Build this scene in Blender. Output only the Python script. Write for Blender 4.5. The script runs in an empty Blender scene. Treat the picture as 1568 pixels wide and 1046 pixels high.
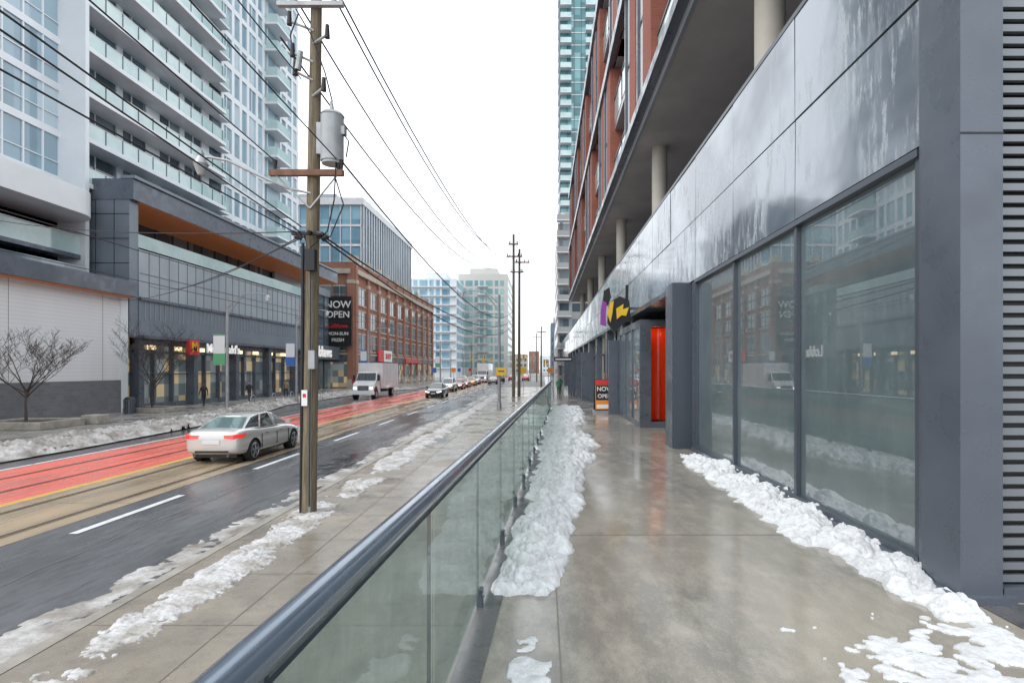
import bpy, bmesh, math, random
from mathutils import Vector, noise, Matrix
random.seed(7)
D=bpy.data; C=bpy.context; SC=C.scene
R=math.radians
# ---------------------------------------------------------------- materials
def nt(m): m.use_nodes=True; return m.node_tree
def coords(t,scale=(1,1,1),uv=False):
    tc=t.nodes.new('ShaderNodeTexCoord')
    if uv:
        s=t.nodes.new('ShaderNodeSeparateXYZ'); t.links.new(tc.outputs['Object'],s.inputs[0])
        a=t.nodes.new('ShaderNodeMath'); t.links.new(s.outputs[0],a.inputs[0]); t.links.new(s.outputs[1],a.inputs[1])
        c=t.nodes.new('ShaderNodeCombineXYZ'); t.links.new(a.outputs[0],c.inputs[0]); t.links.new(s.outputs[2],c.inputs[1])
        src=c.outputs[0]
    else: src=tc.outputs['Object']
    mp=t.nodes.new('ShaderNodeMapping'); mp.inputs['Scale'].default_value=scale
    t.links.new(src,mp.inputs['Vector']); return mp.outputs[0]
def noi(t,vec,scale,detail=4,rough=.55):
    n=t.nodes.new('ShaderNodeTexNoise'); n.inputs['Scale'].default_value=scale; n.inputs['Detail'].default_value=detail
    n.inputs['Roughness'].default_value=rough; t.links.new(vec,n.inputs['Vector']); return n.outputs[0]
def mr(t,v,a,b,c,d):
    n=t.nodes.new('ShaderNodeMapRange'); 
    for i,x in enumerate((a,b,c,d)): n.inputs[i+1].default_value=x
    t.links.new(v,n.inputs[0]); return n.outputs[0]
def mix(t,f,a,b):
    n=t.nodes.new('ShaderNodeMix'); n.data_type='RGBA'
    if hasattr(f,'is_linked') or not isinstance(f,(int,float)): t.links.new(f,n.inputs[0])
    else: n.inputs[0].default_value=f
    for k,v in ((6,a),(7,b)):
        if isinstance(v,(tuple,list)): n.inputs[k].default_value=(v[0],v[1],v[2],1)
        else: t.links.new(v,n.inputs[k])
    return n.outputs[2]
def mat(name,col,rough=.5,metal=0,col2=None,ns=1.0,nsc=(1,1,1),nlo=.35,nhi=.65,rn=None,bump=None,emit=None,coat=0,spec=.5,alpha=1,col3=None,ns3=8,spk=None):
    m=D.materials.new(name); t=nt(m); b=t.nodes['Principled BSDF']
    b.inputs['Base Color'].default_value=(*col,1); b.inputs['Roughness'].default_value=rough
    b.inputs['Metallic'].default_value=metal; b.inputs['Specular IOR Level'].default_value=spec
    b.inputs['Coat Weight'].default_value=coat; b.inputs['Coat Roughness'].default_value=.04
    v=None
    if col2 or rn or bump or col3: v=coords(t,nsc)
    if col2:
        o=mix(t,mr(t,noi(t,v,ns,6,.6),nlo,nhi,0,1),col,col2)
        if col3: o=mix(t,mr(t,noi(t,v,ns3,8,.7),.45,.75,0,1),o,col3)
        if spk: o=mix(t,mr(t,noi(t,coords(t),spk[0],3,.8),.5,.72,0,spk[1]),o,tuple(x*.35 for x in col)); o=mix(t,mr(t,noi(t,coords(t,(1.1,1,1)),spk[0]*.7,2,.8),.58,.72,0,spk[1]),o,tuple(min(.8,x*1.5) for x in col))
        t.links.new(o,b.inputs['Base Color'])
    if rn: t.links.new(mr(t,noi(t,v,rn[0],5,.6),rn[3] if len(rn)>3 else .4,rn[4] if len(rn)>3 else .62,rn[1],rn[2]),b.inputs['Roughness'])
    if bump:
        bn=t.nodes.new('ShaderNodeBump'); bn.inputs['Strength'].default_value=bump[1]; bn.inputs['Distance'].default_value=bump[2] if len(bump)>2 else .02
        t.links.new(noi(t,v,bump[0],6,.6),bn.inputs['Height']); t.links.new(bn.outputs[0],b.inputs['Normal'])
    if emit: b.inputs['Emission Color'].default_value=(*emit[0],1); b.inputs['Emission Strength'].default_value=emit[1]
    return m
def panevar(name,cols,cell,rough=.06,spec=.8,metal=0,emis=None):
    m=D.materials.new(name); t=nt(m); b=t.nodes['Principled BSDF']
    v=coords(t,(1/cell[0],1/cell[1],1),uv=True)
    fl=t.nodes.new('ShaderNodeVectorMath'); fl.operation='FLOOR'; t.links.new(v,fl.inputs[0])
    w=t.nodes.new('ShaderNodeTexWhiteNoise'); w.noise_dimensions='2D'; t.links.new(fl.outputs[0],w.inputs[0])
    cr=t.nodes.new('ShaderNodeValToRGB'); cr.color_ramp.interpolation='CONSTANT'
    el=cr.color_ramp.elements
    while len(el)<len(cols): el.new(.5)
    for i,c in enumerate(cols): el[i].position=i/len(cols); el[i].color=(*c,1)
    t.links.new(w.outputs[0],cr.inputs[0]); 
    n=noi(t,coords(t),.35,3)
    t.links.new(mix(t,mr(t,n,.3,.7,0,.4),cr.outputs[0],tuple(x*1.8 for x in cols[0])),b.inputs['Base Color'])
    b.inputs['Roughness'].default_value=rough; b.inputs['Specular IOR Level'].default_value=spec; b.inputs['Metallic'].default_value=metal
    if emis:
        t.links.new(cr.outputs[0],b.inputs['Emission Color']); b.inputs['Emission Strength'].default_value=emis
    return m
def brickmat(name,a,b2,mortar,bw=.24,bh=.075):
    m=D.materials.new(name); t=nt(m); b=t.nodes['Principled BSDF']
    v=coords(t,(1,1,1),uv=True); n=t.nodes.new('ShaderNodeTexBrick'); t.links.new(v,n.inputs['Vector'])
    n.inputs['Scale'].default_value=1; n.inputs['Brick Width'].default_value=bw; n.inputs['Row Height'].default_value=bh
    n.inputs['Mortar Size'].default_value=.006; n.inputs['Color1'].default_value=(*a,1); n.inputs['Color2'].default_value=(*b2,1); n.inputs['Mortar'].default_value=(*mortar,1)
    o=mix(t,mr(t,noi(t,coords(t),.5,6),.35,.7,0,.5),n.outputs[0],tuple(x*.6 for x in a))
    t.links.new(o,b.inputs['Base Color']); b.inputs['Roughness'].default_value=.85; return m

asph=mat('wet_asphalt',(.095,.10,.108),.3,col2=(.16,.165,.175),ns=.45,nsc=(1.6,.35,1),rn=(.5,.06,.40),bump=(60,.3,.01),col3=(.06,.063,.068),ns3=5,spk=(55,.5))
redl=mat('red_lane',(.80,.15,.11),.35,col2=(.70,.18,.14),ns=1.2,nsc=(2,.25,1),rn=(.8,.12,.5),bump=(50,.2,.01),col3=(.54,.16,.13),ns3=6)
tanl=mat('track_concrete',(.42,.32,.21),.35,col2=(.30,.24,.17),ns=.8,nsc=(2,.3,1),rn=(.7,.10,.45),bump=(40,.2,.01),spk=(60,.3))
tan2=mat('sidewalk_concrete',(.34,.295,.24),.45,col2=(.235,.21,.175),ns=.9,rn=(.6,.09,.55),bump=(50,.2,.008),col3=(.18,.16,.14),ns3=3,spk=(70,.45))
walk=mat('wet_walkway_concrete',(.325,.29,.235),.3,col2=(.205,.19,.165),ns=.6,nsc=(1.4,.7,1),rn=(.8,.04,.27,.40,.64),bump=(45,.12,.005),col3=(.39,.355,.295),ns3=4,spec=.6,spk=(90,.4))
lsw=mat('far_sidewalk_concrete',(.33,.31,.29),.4,col2=(.2,.19,.18),ns=.5,rn=(.6,.1,.5))
grd=mat('ground',(.2,.2,.2),.6,col2=(.14,.14,.14),ns=.1)
curbm=mat('curb_concrete',(.40,.37,.32),.5,col2=(.24,.22,.19),ns=2,spk=(70,.4))
joint=mat('joint',(.19,.17,.145),.7)
wpaint=mat('white_paint',(.74,.75,.76),.4,col2=(.42,.42,.42),ns=5,nlo=.5,nhi=.72)
ypaint=mat('yellow_paint',(.75,.48,.06),.4,col2=(.5,.36,.1),ns=4)
steelr=mat('rail_steel',(.16,.13,.10),.3,.7)
snow=mat('snow',(.75,.765,.785),.65,col2=(.62,.635,.65),ns=3.5,bump=(30,.6,.03),col3=(.50,.485,.46),ns3=14)
slush=mat('dirty_snow',(.58,.57,.56),.5,col2=(.22,.19,.165),ns=1.6,nlo=.38,nhi=.62,bump=(18,.7,.03),col3=(.30,.27,.24),ns3=8)
slush2=mat('old_snow',(.62,.62,.63),.55,col2=(.34,.31,.27),ns=2.6,nlo=.42,nhi=.64,bump=(26,.6,.03),col3=(.36,.33,.29),ns3=12)
railm=mat('painted_handrail',(.15,.19,.245),.2,.6,coat=.4,col2=(.17,.21,.265),ns=3,rn=(6,.15,.3))
darkm=mat('dark_clad',(.092,.108,.135),.33,.25,col2=(.115,.132,.163),ns=.8,coat=.15,rn=(2,.25,.5))
framem=mat('window_frame',(.085,.098,.12),.35,.3)
black=mat('black',(.012,.012,.013),.45)
drain=mat('wet_dark_paving',(.07,.07,.072),.25,col2=(.13,.13,.13),ns=3,rn=(3,.08,.5),spk=(60,.5))
louv=mat('louvre',(.20,.215,.235),.4,.3)
concrete=mat('column_concrete',(.50,.47,.41),.7,col2=(.4,.38,.33),ns=1)
soff=mat('soffit_concrete',(.46,.46,.46),.8,col2=(.36,.36,.36),ns=.6)
whitefas=mat('white_fascia',(.66,.68,.70),.45,col2=(.55,.57,.6),ns=.7)
wood=mat('wood_soffit_glow',(.50,.19,.07),.45,col2=(.38,.14,.05),ns=3,nsc=(4,.3,1),emit=((.5,.16,.05),.12))  # wood carries faint emission to brighten it under the canopy; not a lamp
grayp=mat('gray_panel',(.15,.18,.215),.35,.2,col2=(.19,.22,.255),ns=.25)
grayl=mat('lightgray_panel',(.28,.315,.35),.3,.2,col2=(.36,.40,.43),ns=.3)
whitep=mat('white_panel',(.72,.75,.775),.4,col2=(.63,.67,.70),ns=.3)
balg=mat('balustrade_glass',(.36,.50,.50),.08,col2=(.5,.63,.62),ns=.5,spec=.9)
tgl=panevar('tower_glass',[(.17,.26,.32),(.32,.43,.50),(.24,.34,.40),(.52,.61,.66)],(1.5,2.95))
tgl2=panevar('dark_glass',[(.05,.075,.09),(.11,.15,.18),(.07,.10,.12),(.22,.27,.30)],(1.5,2.95))
teal=panevar('teal_glass',[(.05,.17,.19),(.10,.27,.29),(.04,.12,.14),(.2,.4,.42)],(1.6,3.0))
teal2=panevar('pale_teal_glass',[(.15,.28,.29),(.26,.40,.41),(.2,.32,.33),(.4,.5,.5)],(1.6,3.0))
bluegl=panevar('blue_glass',[(.13,.25,.33),(.2,.36,.45),(.10,.2,.27),(.26,.43,.5)],(1.8,3.6))
shopgl=panevar('shop_glass',[(.07,.085,.09),(.26,.20,.12),(.05,.065,.07),(.15,.17,.17),(.42,.32,.18),(.1,.11,.11)],(.8,.9),emis=.6)
brick=brickmat('red_brick',(.36,.15,.095),(.29,.115,.075),(.3,.26,.22))
brickr=brickmat('podium_brick',(.38,.115,.075),(.30,.09,.06),(.28,.18,.14))
grayb=brickmat('gray_brick',(.18,.185,.20),(.14,.145,.155),(.22,.22,.22),.4,.2)
stone=mat('stone_trim',(.50,.44,.36),.8,col2=(.4,.35,.29),ns=1)
woodp=mat('pole_wood',(.20,.155,.10),.85,col2=(.10,.08,.055),ns=2.5,nsc=(12,12,.5),bump=(8,.6,.02),col3=(.33,.28,.19),ns3=3)
woodc=mat('crossarm_wood',(.25,.13,.08),.8,col2=(.15,.08,.05),ns=6)
galv=mat('galvanised_steel',(.42,.44,.45),.45,.5,col2=(.32,.33,.34),ns=3)
trafo=mat('transformer_paint',(.42,.45,.46),.4,.1,col2=(.33,.35,.36),ns=3)
wire=mat('wire_rubber',(.02,.021,.023),.6)
bark=mat('bark',(.075,.055,.048),.9,col2=(.05,.035,.03),ns=8)
rubber=mat('tyre',(.018,.018,.02),.7)
rim=mat('alloy_rim',(.45,.46,.48),.3,.9)
cglass=mat('car_glass',(.025,.035,.04),.03,spec=.9,coat=.5)
cglass2=mat('car_rear_glass',(.10,.17,.17),.03,spec=1,coat=1)
tail=mat('tail_lamp',(.5,.02,.015),.15,coat=1,emit=((.9,.03,.02),.6))
headl=mat('head_lamp',(.75,.77,.8),.1,coat=1)
headon=mat('head_lamp_lit',(.9,.9,.85),.1,emit=((1,.97,.9),2))
plate=mat('number_plate',(.7,.72,.75),.4)
skin=mat('skin',(.45,.28,.2),.6)
red=mat('red_sign',(.62,.03,.03),.4); yellow=mat('yellow_sign',(.80,.50,.02),.4); orange=mat('orange_sign',(.85,.25,.02),.4)
purple=mat('purple_sign',(.30,.05,.36),.4); green=mat('green_sign',(.12,.42,.2),.5); bluec=mat('blue_sign',(.05,.17,.5),.5)
whites=mat('white_sign',(.8,.8,.8),.5)
warm=mat('warm_lamp',(1,.8,.5),.5,emit=((1,.78,.45),1.6))
whitelit=mat('sign_letters',(.85,.84,.82),.5,emit=((1,.97,.9),.25))
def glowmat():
    m=D.materials.new('red_wall_painted_glow'); t=nt(m); b=t.nodes['Principled BSDF']
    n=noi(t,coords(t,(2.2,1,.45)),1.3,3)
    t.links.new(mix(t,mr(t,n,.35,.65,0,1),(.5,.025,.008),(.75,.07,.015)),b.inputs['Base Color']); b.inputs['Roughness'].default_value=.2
    b.inputs['Emission Color'].default_value=(.7,.04,.005,1); b.inputs['Emission Strength'].default_value=.08; return m  # lit look of the red wall painted in as orange noise and emission
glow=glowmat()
def frosted():
    m=D.materials.new('frosted_shop_glass'); t=nt(m); b=t.nodes['Principled BSDF']
    v=coords(t); n=noi(t,v,.7,4); n2=noi(t,coords(t,(1,1,.35)),5,6,.7); n3=noi(t,v,90,2,.5)
    c=mix(t,mr(t,n,.35,.65,0,1),(.085,.12,.13),(.14,.185,.19))
    c=mix(t,mr(t,n2,.5,.8,0,.2),c,(.3,.34,.34)); c=mix(t,mr(t,n3,.68,.75,0,.25),c,(.45,.48,.48))
    t.links.new(c,b.inputs['Base Color']); b.inputs['Roughness'].default_value=.3; b.inputs['Specular IOR Level'].default_value=.5
    b.inputs['Coat Weight'].default_value=1; b.inputs['Coat Roughness'].default_value=.006; b.inputs['Coat IOR'].default_value=2.7
    return m
frost=frosted()
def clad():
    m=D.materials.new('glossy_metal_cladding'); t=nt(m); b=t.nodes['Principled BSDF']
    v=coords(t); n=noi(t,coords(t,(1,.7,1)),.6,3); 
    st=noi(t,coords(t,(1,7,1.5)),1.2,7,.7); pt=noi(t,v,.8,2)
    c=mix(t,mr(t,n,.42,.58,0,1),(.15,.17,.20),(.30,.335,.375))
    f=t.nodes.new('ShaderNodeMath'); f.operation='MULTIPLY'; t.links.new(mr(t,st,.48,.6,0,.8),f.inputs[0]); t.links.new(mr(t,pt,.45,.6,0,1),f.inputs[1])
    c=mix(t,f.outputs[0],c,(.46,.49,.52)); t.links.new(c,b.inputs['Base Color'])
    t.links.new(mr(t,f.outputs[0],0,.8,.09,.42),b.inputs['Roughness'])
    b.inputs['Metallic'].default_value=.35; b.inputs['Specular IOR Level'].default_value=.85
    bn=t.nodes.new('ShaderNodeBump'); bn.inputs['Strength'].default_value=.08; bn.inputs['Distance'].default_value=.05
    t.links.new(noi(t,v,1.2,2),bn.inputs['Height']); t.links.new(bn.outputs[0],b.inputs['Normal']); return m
cladm=clad()
def railglass():
    m=D.materials.new('guardrail_glass'); t=nt(m); b=t.nodes['Principled BSDF']; out=t.nodes['Material Output']
    b.inputs['Roughness'].default_value=.03; b.inputs['Specular IOR Level'].default_value=1
    n2=noi(t,coords(t,(1,1,.3)),9,7,.8)
    t.links.new(mix(t,mr(t,n2,.45,.75,0,1),(.25,.28,.27),(.48,.5,.48)),b.inputs['Base Color'])
    tr=t.nodes.new('ShaderNodeBsdfTransparent'); tr.inputs[0].default_value=(.74,.83,.80,1)
    mx=t.nodes.new('ShaderNodeMixShader'); n=noi(t,coords(t,(1,1,1)),2.5,8,.8)
    t.links.new(mr(t,n,.35,.7,.28,.6),mx.inputs[0]); t.links.new(tr.outputs[0],mx.inputs[1]); t.links.new(b.outputs[0],mx.inputs[2])
    t.links.new(mx.outputs[0],out.inputs[0]); return m
rglass=railglass()
def siding():
    m=D.materials.new('white_siding'); t=nt(m); b=t.nodes['Principled BSDF']
    w=t.nodes.new('ShaderNodeTexWave'); w.bands_direction='Z'; w.inputs['Scale'].default_value=1.5; t.links.new(coords(t),w.inputs[0])
    c=mix(t,mr(t,w.outputs[1],0,.12,0,1),(.60,.62,.64),(.72,.73,.745)); c=mix(t,mr(t,noi(t,coords(t,(1,1,.2)),.8,6),.4,.7,0,.35),c,(.6,.61,.62))
    t.links.new(c,b.inputs['Base Color']); b.inputs['Roughness'].default_value=.5
    return m
sid=siding()

# ---------------------------------------------------------------- builders
def empty(name,loc=(0,0,0),rz=0):
    e=D.objects.new(name,None); e.empty_display_size=.3; e.location=loc; e.rotation_euler=(0,0,rz); SC.collection.objects.link(e); return e
def link(o,parent=None):
    SC.collection.objects.link(o)
    if parent: o.parent=parent
    return o
class MB:
    def __init__(s,name,parent,mats): s.n=name; s.p=parent; s.m=mats; s.v=[]; s.f=[]; s.mi=[]
    def quad(s,pts,mi=0):
        k=len(s.v); s.v+= [tuple(p) for p in pts]; s.f.append(tuple(range(k,k+len(pts)))); s.mi.append(mi)
    def box(s,x0,x1,y0,y1,z0,z1,mi=0):
        if x0>x1:x0,x1=x1,x0
        if y0>y1:y0,y1=y1,y0
        k=len(s.v); s.v+=[(x0,y0,z0),(x1,y0,z0),(x1,y1,z0),(x0,y1,z0),(x0,y0,z1),(x1,y0,z1),(x1,y1,z1),(x0,y1,z1)]
        for f in ((0,3,2,1),(4,5,6,7),(0,1,5,4),(1,2,6,5),(2,3,7,6),(3,0,4,7)): s.f.append(tuple(k+i for i in f)); s.mi.append(mi)
    def fb(s,face,u0,u1,z0,z1,d0,d1,mi=0):
        ax,c,sg=face
        if ax=='X': s.box(c+sg*d0,c+sg*d1,u0,u1,z0,z1,mi)
        else: s.box(u0,u1,c+sg*d0,c+sg*d1,z0,z1,mi)
    def tube(s,p0,p1,r0,r1=None,n=12,mi=0,cap=True):
        r1=r0 if r1 is None else r1; p0=Vector(p0);p1=Vector(p1); d=(p1-p0).normalized()
        a=d.orthogonal().normalized(); b=d.cross(a); k=len(s.v)
        for p,r in ((p0,r0),(p1,r1)):
            for i in range(n):
                t=2*math.pi*i/n; s.v.append(tuple(p+a*(r*math.cos(t))+b*(r*math.sin(t))))
        for i in range(n): j=(i+1)%n; s.f.append((k+i,k+j,k+n+j,k+n+i)); s.mi.append(mi)
        if cap: s.f.append(tuple(k+n-1-i for i in range(n))); s.mi.append(mi); s.f.append(tuple(k+n+i for i in range(n))); s.mi.append(mi)
    def build(s,smooth=False,bevel=0,sub=0):
        me=D.meshes.new(s.n); me.from_pydata(s.v,[],s.f)
        for m in s.m: me.materials.append(m)
        me.polygons.foreach_set('material_index',s.mi)
        bm=bmesh.new(); bm.from_mesh(me); bmesh.ops.recalc_face_normals(bm,faces=bm.faces); bm.to_mesh(me); bm.free()
        if smooth:
            for p in me.polygons: p.use_smooth=True
            try: me.set_sharp_from_angle(angle=R(35))
            except Exception: pass
        o=D.objects.new(s.n,me); link(o,s.p)
        if bevel: b=o.modifiers.new('b','BEVEL'); b.width=bevel; b.segments=2; b.limit_method='ANGLE'
        if sub: b=o.modifiers.new('s','SUBSURF'); b.levels=sub; b.render_levels=sub
        return o
def text(name,parent,s,loc,rot,size,m,ext=.02,align='CENTER'):
    c=D.curves.new(name,'FONT'); c.body=s; c.size=size; c.extrude=ext; c.align_x=align; c.align_y='CENTER'; c.materials.append(m); c.offset=size*.012
    o=D.objects.new(name,c); o.location=loc; o.rotation_euler=rot; link(o,parent); return o
def curve(name,parent,splines,bev,m,res=4):
    c=D.curves.new(name,'CURVE'); c.dimensions='3D'; c.bevel_depth=bev; c.bevel_resolution=res; c.use_fill_caps=True; c.materials.append(m)
    for sp in splines:
        s=c.splines.new('POLY'); s.points.add(len(sp)-1)
        for i,p in enumerate(sp): s.points[i].co=(p[0],p[1],p[2],1); s.points[i].radius=p[3] if len(p)>3 else 1
    o=D.objects.new(name,c); link(o,parent); return o
def sag(a,b,s,n=18):
    a=Vector(a);b=Vector(b); return [tuple(a.lerp(b,i/n)-Vector((0,0,s*4*(i/n)*(1-i/n)))) for i in range(n+1)]
def fn(x,y,z=0): return noise.noise(Vector((x,y,z)))
def field(name,x0f,x1f,y0,y1,nx,ny,zf,m,smooth=True):
    v=[];f=[]
    for j in range(ny+1):
        y=y0+(y1-y0)*j/ny
        for i in range(nx+1):
            u=i/nx; x=x0f(y)+(x1f(y)-x0f(y))*u; v.append((x,y,zf(x,y,u,j/ny)))
    for j in range(ny):
        for i in range(nx): k=j*(nx+1)+i; f.append((k,k+1,k+nx+2,k+nx+1))
    me=D.meshes.new(name); me.from_pydata(v,[],f); me.materials.append(m)
    for p in me.polygons: p.use_smooth=smooth
    return link(D.objects.new(name,me))

# ---------------------------------------------------------------- camera/world/light
cam=D.cameras.new('camera'); co=D.objects.new('camera',cam); link(co); SC.camera=co
co.location=(0,0,2.9); co.rotation_euler=(R(90),0,0); cam.sensor_width=36; cam.lens=36*850/1568
cam.shift_x=-48/1568; cam.shift_y=42/1568; cam.clip_end=3000; cam.clip_start=.05
w=D.worlds.new('World'); SC.world=w; w.use_nodes=True; t=w.node_tree; bg=t.nodes['Background']
sk=t.nodes.new('ShaderNodeTexSky'); sk.sky_type='NISHITA'; sk.sun_disc=False; sk.sun_elevation=R(48); sk.sun_rotation=R(-60); sk.dust_density=5
hs=t.nodes.new('ShaderNodeHueSaturation'); hs.inputs['Saturation'].default_value=.3; t.links.new(sk.outputs[0],hs.inputs['Color'])
t.links.new(mix(t,.85,hs.outputs[0],(12.9,13.5,14.2)),bg.inputs[0]); bg.inputs[1].default_value=.15
sn=D.lights.new('sun','SUN'); sn.energy=1.3; sn.angle=R(22); sn.color=(1,.98,.95); so=D.objects.new('sun',sn); link(so)
so.rotation_euler=Vector((.55,.35,-.75)).to_track_quat('-Z','Y').to_euler()
SC.view_settings.view_transform='Standard'; SC.view_settings.look='None'; SC.view_settings.exposure=0

# ---------------------------------------------------------------- ground & road
sk_=.0118
def rx(x,y): return x-sk_*y
railx=lambda y:-.57+.038*y
g=MB('ground',None,[grd]); g.quad([(-700,-200,-.02),(700,-200,-.02),(700,1500,-.02),(-700,1500,-.02)]); g.build()
def strip(name,x0,x1,y0,y1,z,m,parent=None):
    b=MB(name,parent,[m]); n=12
    for i in range(n):
        a=y0+(y1-y0)*i/n; c=y0+(y1-y0)*(i+1)/n
        b.quad([(rx(x0,a),a,z),(rx(x1,a),a,z),(rx(x1,c),c,z),(rx(x0,c),c,z)])
    return b.build()
road=empty('road')
strip('asphalt_surface',-22,-4.9,-20,420,0,asph,road)
strip('red_transit_lane',-15.3,-11.45,-20,190,.004,redl,road)
strip('concrete_track_lane',-11.25,-8.75,-20,190,.004,tanl,road)
strip('track_concrete_edge',-11.45,-11.25,-20,190,.0045,ypaint,road)
mk=MB('lane_markings',road,[wpaint,ypaint,steelr])
def mks(x,wd,a,c,z,mi): mk.quad([(rx(x-wd/2,a),a,z),(rx(x+wd/2,a),a,z),(rx(x+wd/2,c),c,z),(rx(x-wd/2,c),c,z)],mi)
mks(-15.3,.14,-20,190,.009,0)
y=9.75-12.6
while y<170: mks(-8.15,.16,y,y+3.0,.009,0); y+=6.3
for x in (-14.1,-12.62,-10.75,-9.27): mks(x,.07,-20,190,.010,2); mks(x+.1,.03,-20,190,.010,2)
for k in range(9): mks(-13.8+k*.9,.45,116,119,.012,0)
mk.build()
jt=MB('track_lane_joints',road,[joint])
for k in range(60):
    y=3+k*3.0
    jt.quad([(rx(-11.2,y),y,.0075),(rx(-8.8,y),y,.0075),(rx(-8.8,y),y+.02,.0075),(rx(-11.2,y),y+.02,.0075)])
rc=random.Random(9)
for (x0,y0,ln,dx) in ((-7.1,4,22,.0),(-6.2,10,14,.02),(-7.6,24,30,.0),(-5.9,30,25,-.01)):
    x,y=x0,y0
    while y<y0+ln:
        nx=x+rc.uniform(-.06,.06)+dx; ny=y+.35; jt.quad([(rx(x,y),y,.0072),(rx(x+.018,y),y,.0072),(rx(nx+.018,ny),ny,.0072),(rx(nx,ny),ny,.0072)]); x,y=nx,ny
jt.build()
pt=MB('asphalt_patch',road,[mat('patch_asphalt',(.06,.064,.07),.2,rn=(2,.05,.35)),black])
for (x,y,a,b_) in ((-6.6,15,1.0,4.5),(-5.7,26,.6,9),(-7.2,36,1.2,7)): pt.quad([(rx(x,y),y,.005),(rx(x+a,y),y+.3,.005),(rx(x+a*1.05,y+b_),y+b_,.005),(rx(x+.1,y+b_),y+b_-.2,.005)])
pt.quad([(-5.55,13.2,.012),(-5.05,13.2,.012),(-5.06,14.2,.012),(-5.56,14.2,.012)],1)
pt.build()
ls=MB('lower_sidewalk',None,[tan2,curbm,joint])
n=20
for i in range(n):
    a=-15+i*5; c=a+5
    if a<25: xa,xc=railx(a)-.05,railx(min(c,25))-.05
    else: xa=xc=.4
    ls.quad([(rx(-4.86,a),a,.13),(xa,a,.13),(xc,c,.13),(rx(-4.86,c),c,.13)],0)
    ls.quad([(rx(-5.02,a),a,.136),(rx(-4.86,a),a,.136),(rx(-4.86,c),c,.136),(rx(-5.02,c),c,.136)],1)
    ls.quad([(rx(-5.02,a),a,-.01),(rx(-5.02,a),a,.136),(rx(-5.02,c),c,.136),(rx(-5.02,c),c,-.01)],1)
for k in range(70):
    y=-3+k*1.5; ls.quad([(rx(-4.85,y),y,.134),(-.7 if y<25 else .2,y,.134),(-.7 if y<25 else .2,y+.010,.134),(rx(-4.85,y),y+.010,.134)],2)
for xx in (-3.35,):
    ls.quad([(rx(xx,-10),-10,.1345),(rx(xx+.012,-10),-10,.1345),(rx(xx+.012,95),95,.1345),(rx(xx,95),95,.1345)],2)
ls.build()
def wz(y): return 1.3 if y<22 else max(.15,1.3-(y-22)*.032)
wk=MB('walkway',None,[walk,curbm,joint,drain])
ys=[-6,0,5,10,15,20,22,24,30,36,42,50,58,70,90,130,200]
for a,c in zip(ys,ys[1:]):
    xa=railx(a)-.06 if a<=24 else .35; xc=railx(c)-.06 if c<=24 else .35
    wk.quad([(xa,a,wz(a)),(3.4,a,wz(a)),(3.4,c,wz(c)),(xc,c,wz(c))],0)
    wk.quad([(xa,a,-.01),(xa,a,wz(a)),(xc,c,wz(c)),(xc,c,-.01)],1)
wk.quad([(3.35,-6,1.297),(12,-6,1.297),(12,6,1.297),(3.35,6,1.297)],0)
wk.box(3.3,6,11,63,-.01,1.296,0)
for y in (2.2,5.35,8.5,11.6,14.7,17.8,20.9):
    wk.quad([(railx(y),y,1.304),(2.8,y,1.304),(2.8,y+.009,1.304),(railx(y),y+.009,1.304)],2)
wk.quad([(.09,-3,1.3045),(.098,-3,1.3045),(.098,22,1.3045),(.09,22,1.3045)],2)
wk.quad([(2.95,3.42,1.305),(7,3.42,1.305),(7,3.82,1.305),(2.95,3.76,1.305)],3)
for a,c in zip(ys[:8],ys[1:8]): wk.quad([(railx(a)-.02,a,1.3035),(railx(a)+.14,a,1.3035),(railx(c)+.14,c,1.3035),(railx(c)-.02,c,1.3035)],3)
wk.build()
lc=[(-20,-17.0),(20,-17.0),(34,-17.9),(44,-20.4),(72,-20.8),(80,-17.2),(200,-17.0)]
lf=MB('far_sidewalk',None,[lsw,curbm,joint])
for (a,xa),(c,xc) in zip(lc,lc[1:]):
    xa-=sk_*a; xc-=sk_*c
    lf.quad([(-60,a,.14),(xa,a,.14),(xc,c,.14),(-60,c,.14)],0)
    lf.quad([(xa-.16,a,.146),(xa,a,.146),(xc,c,.146),(xc-.16,c,.146)],1)
    lf.quad([(xa,a,-.01),(xa,a,.146),(xc,c,.146),(xc,c,-.01)],1)
for k in range(36): y=20+k*3; lf.quad([(-27,y,.1445),(-21.5,y,.1445),(-21.5,y+.03,.1445),(-27,y+.03,.1445)],2)
lf.build()
def lcx(y):
    for (a,xa),(c,xc) in zip(lc,lc[1:]):
        if a<=y<=c: return xa+(xc-xa)*(y-a)/(c-a)-sk_*y
    return -17
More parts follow.
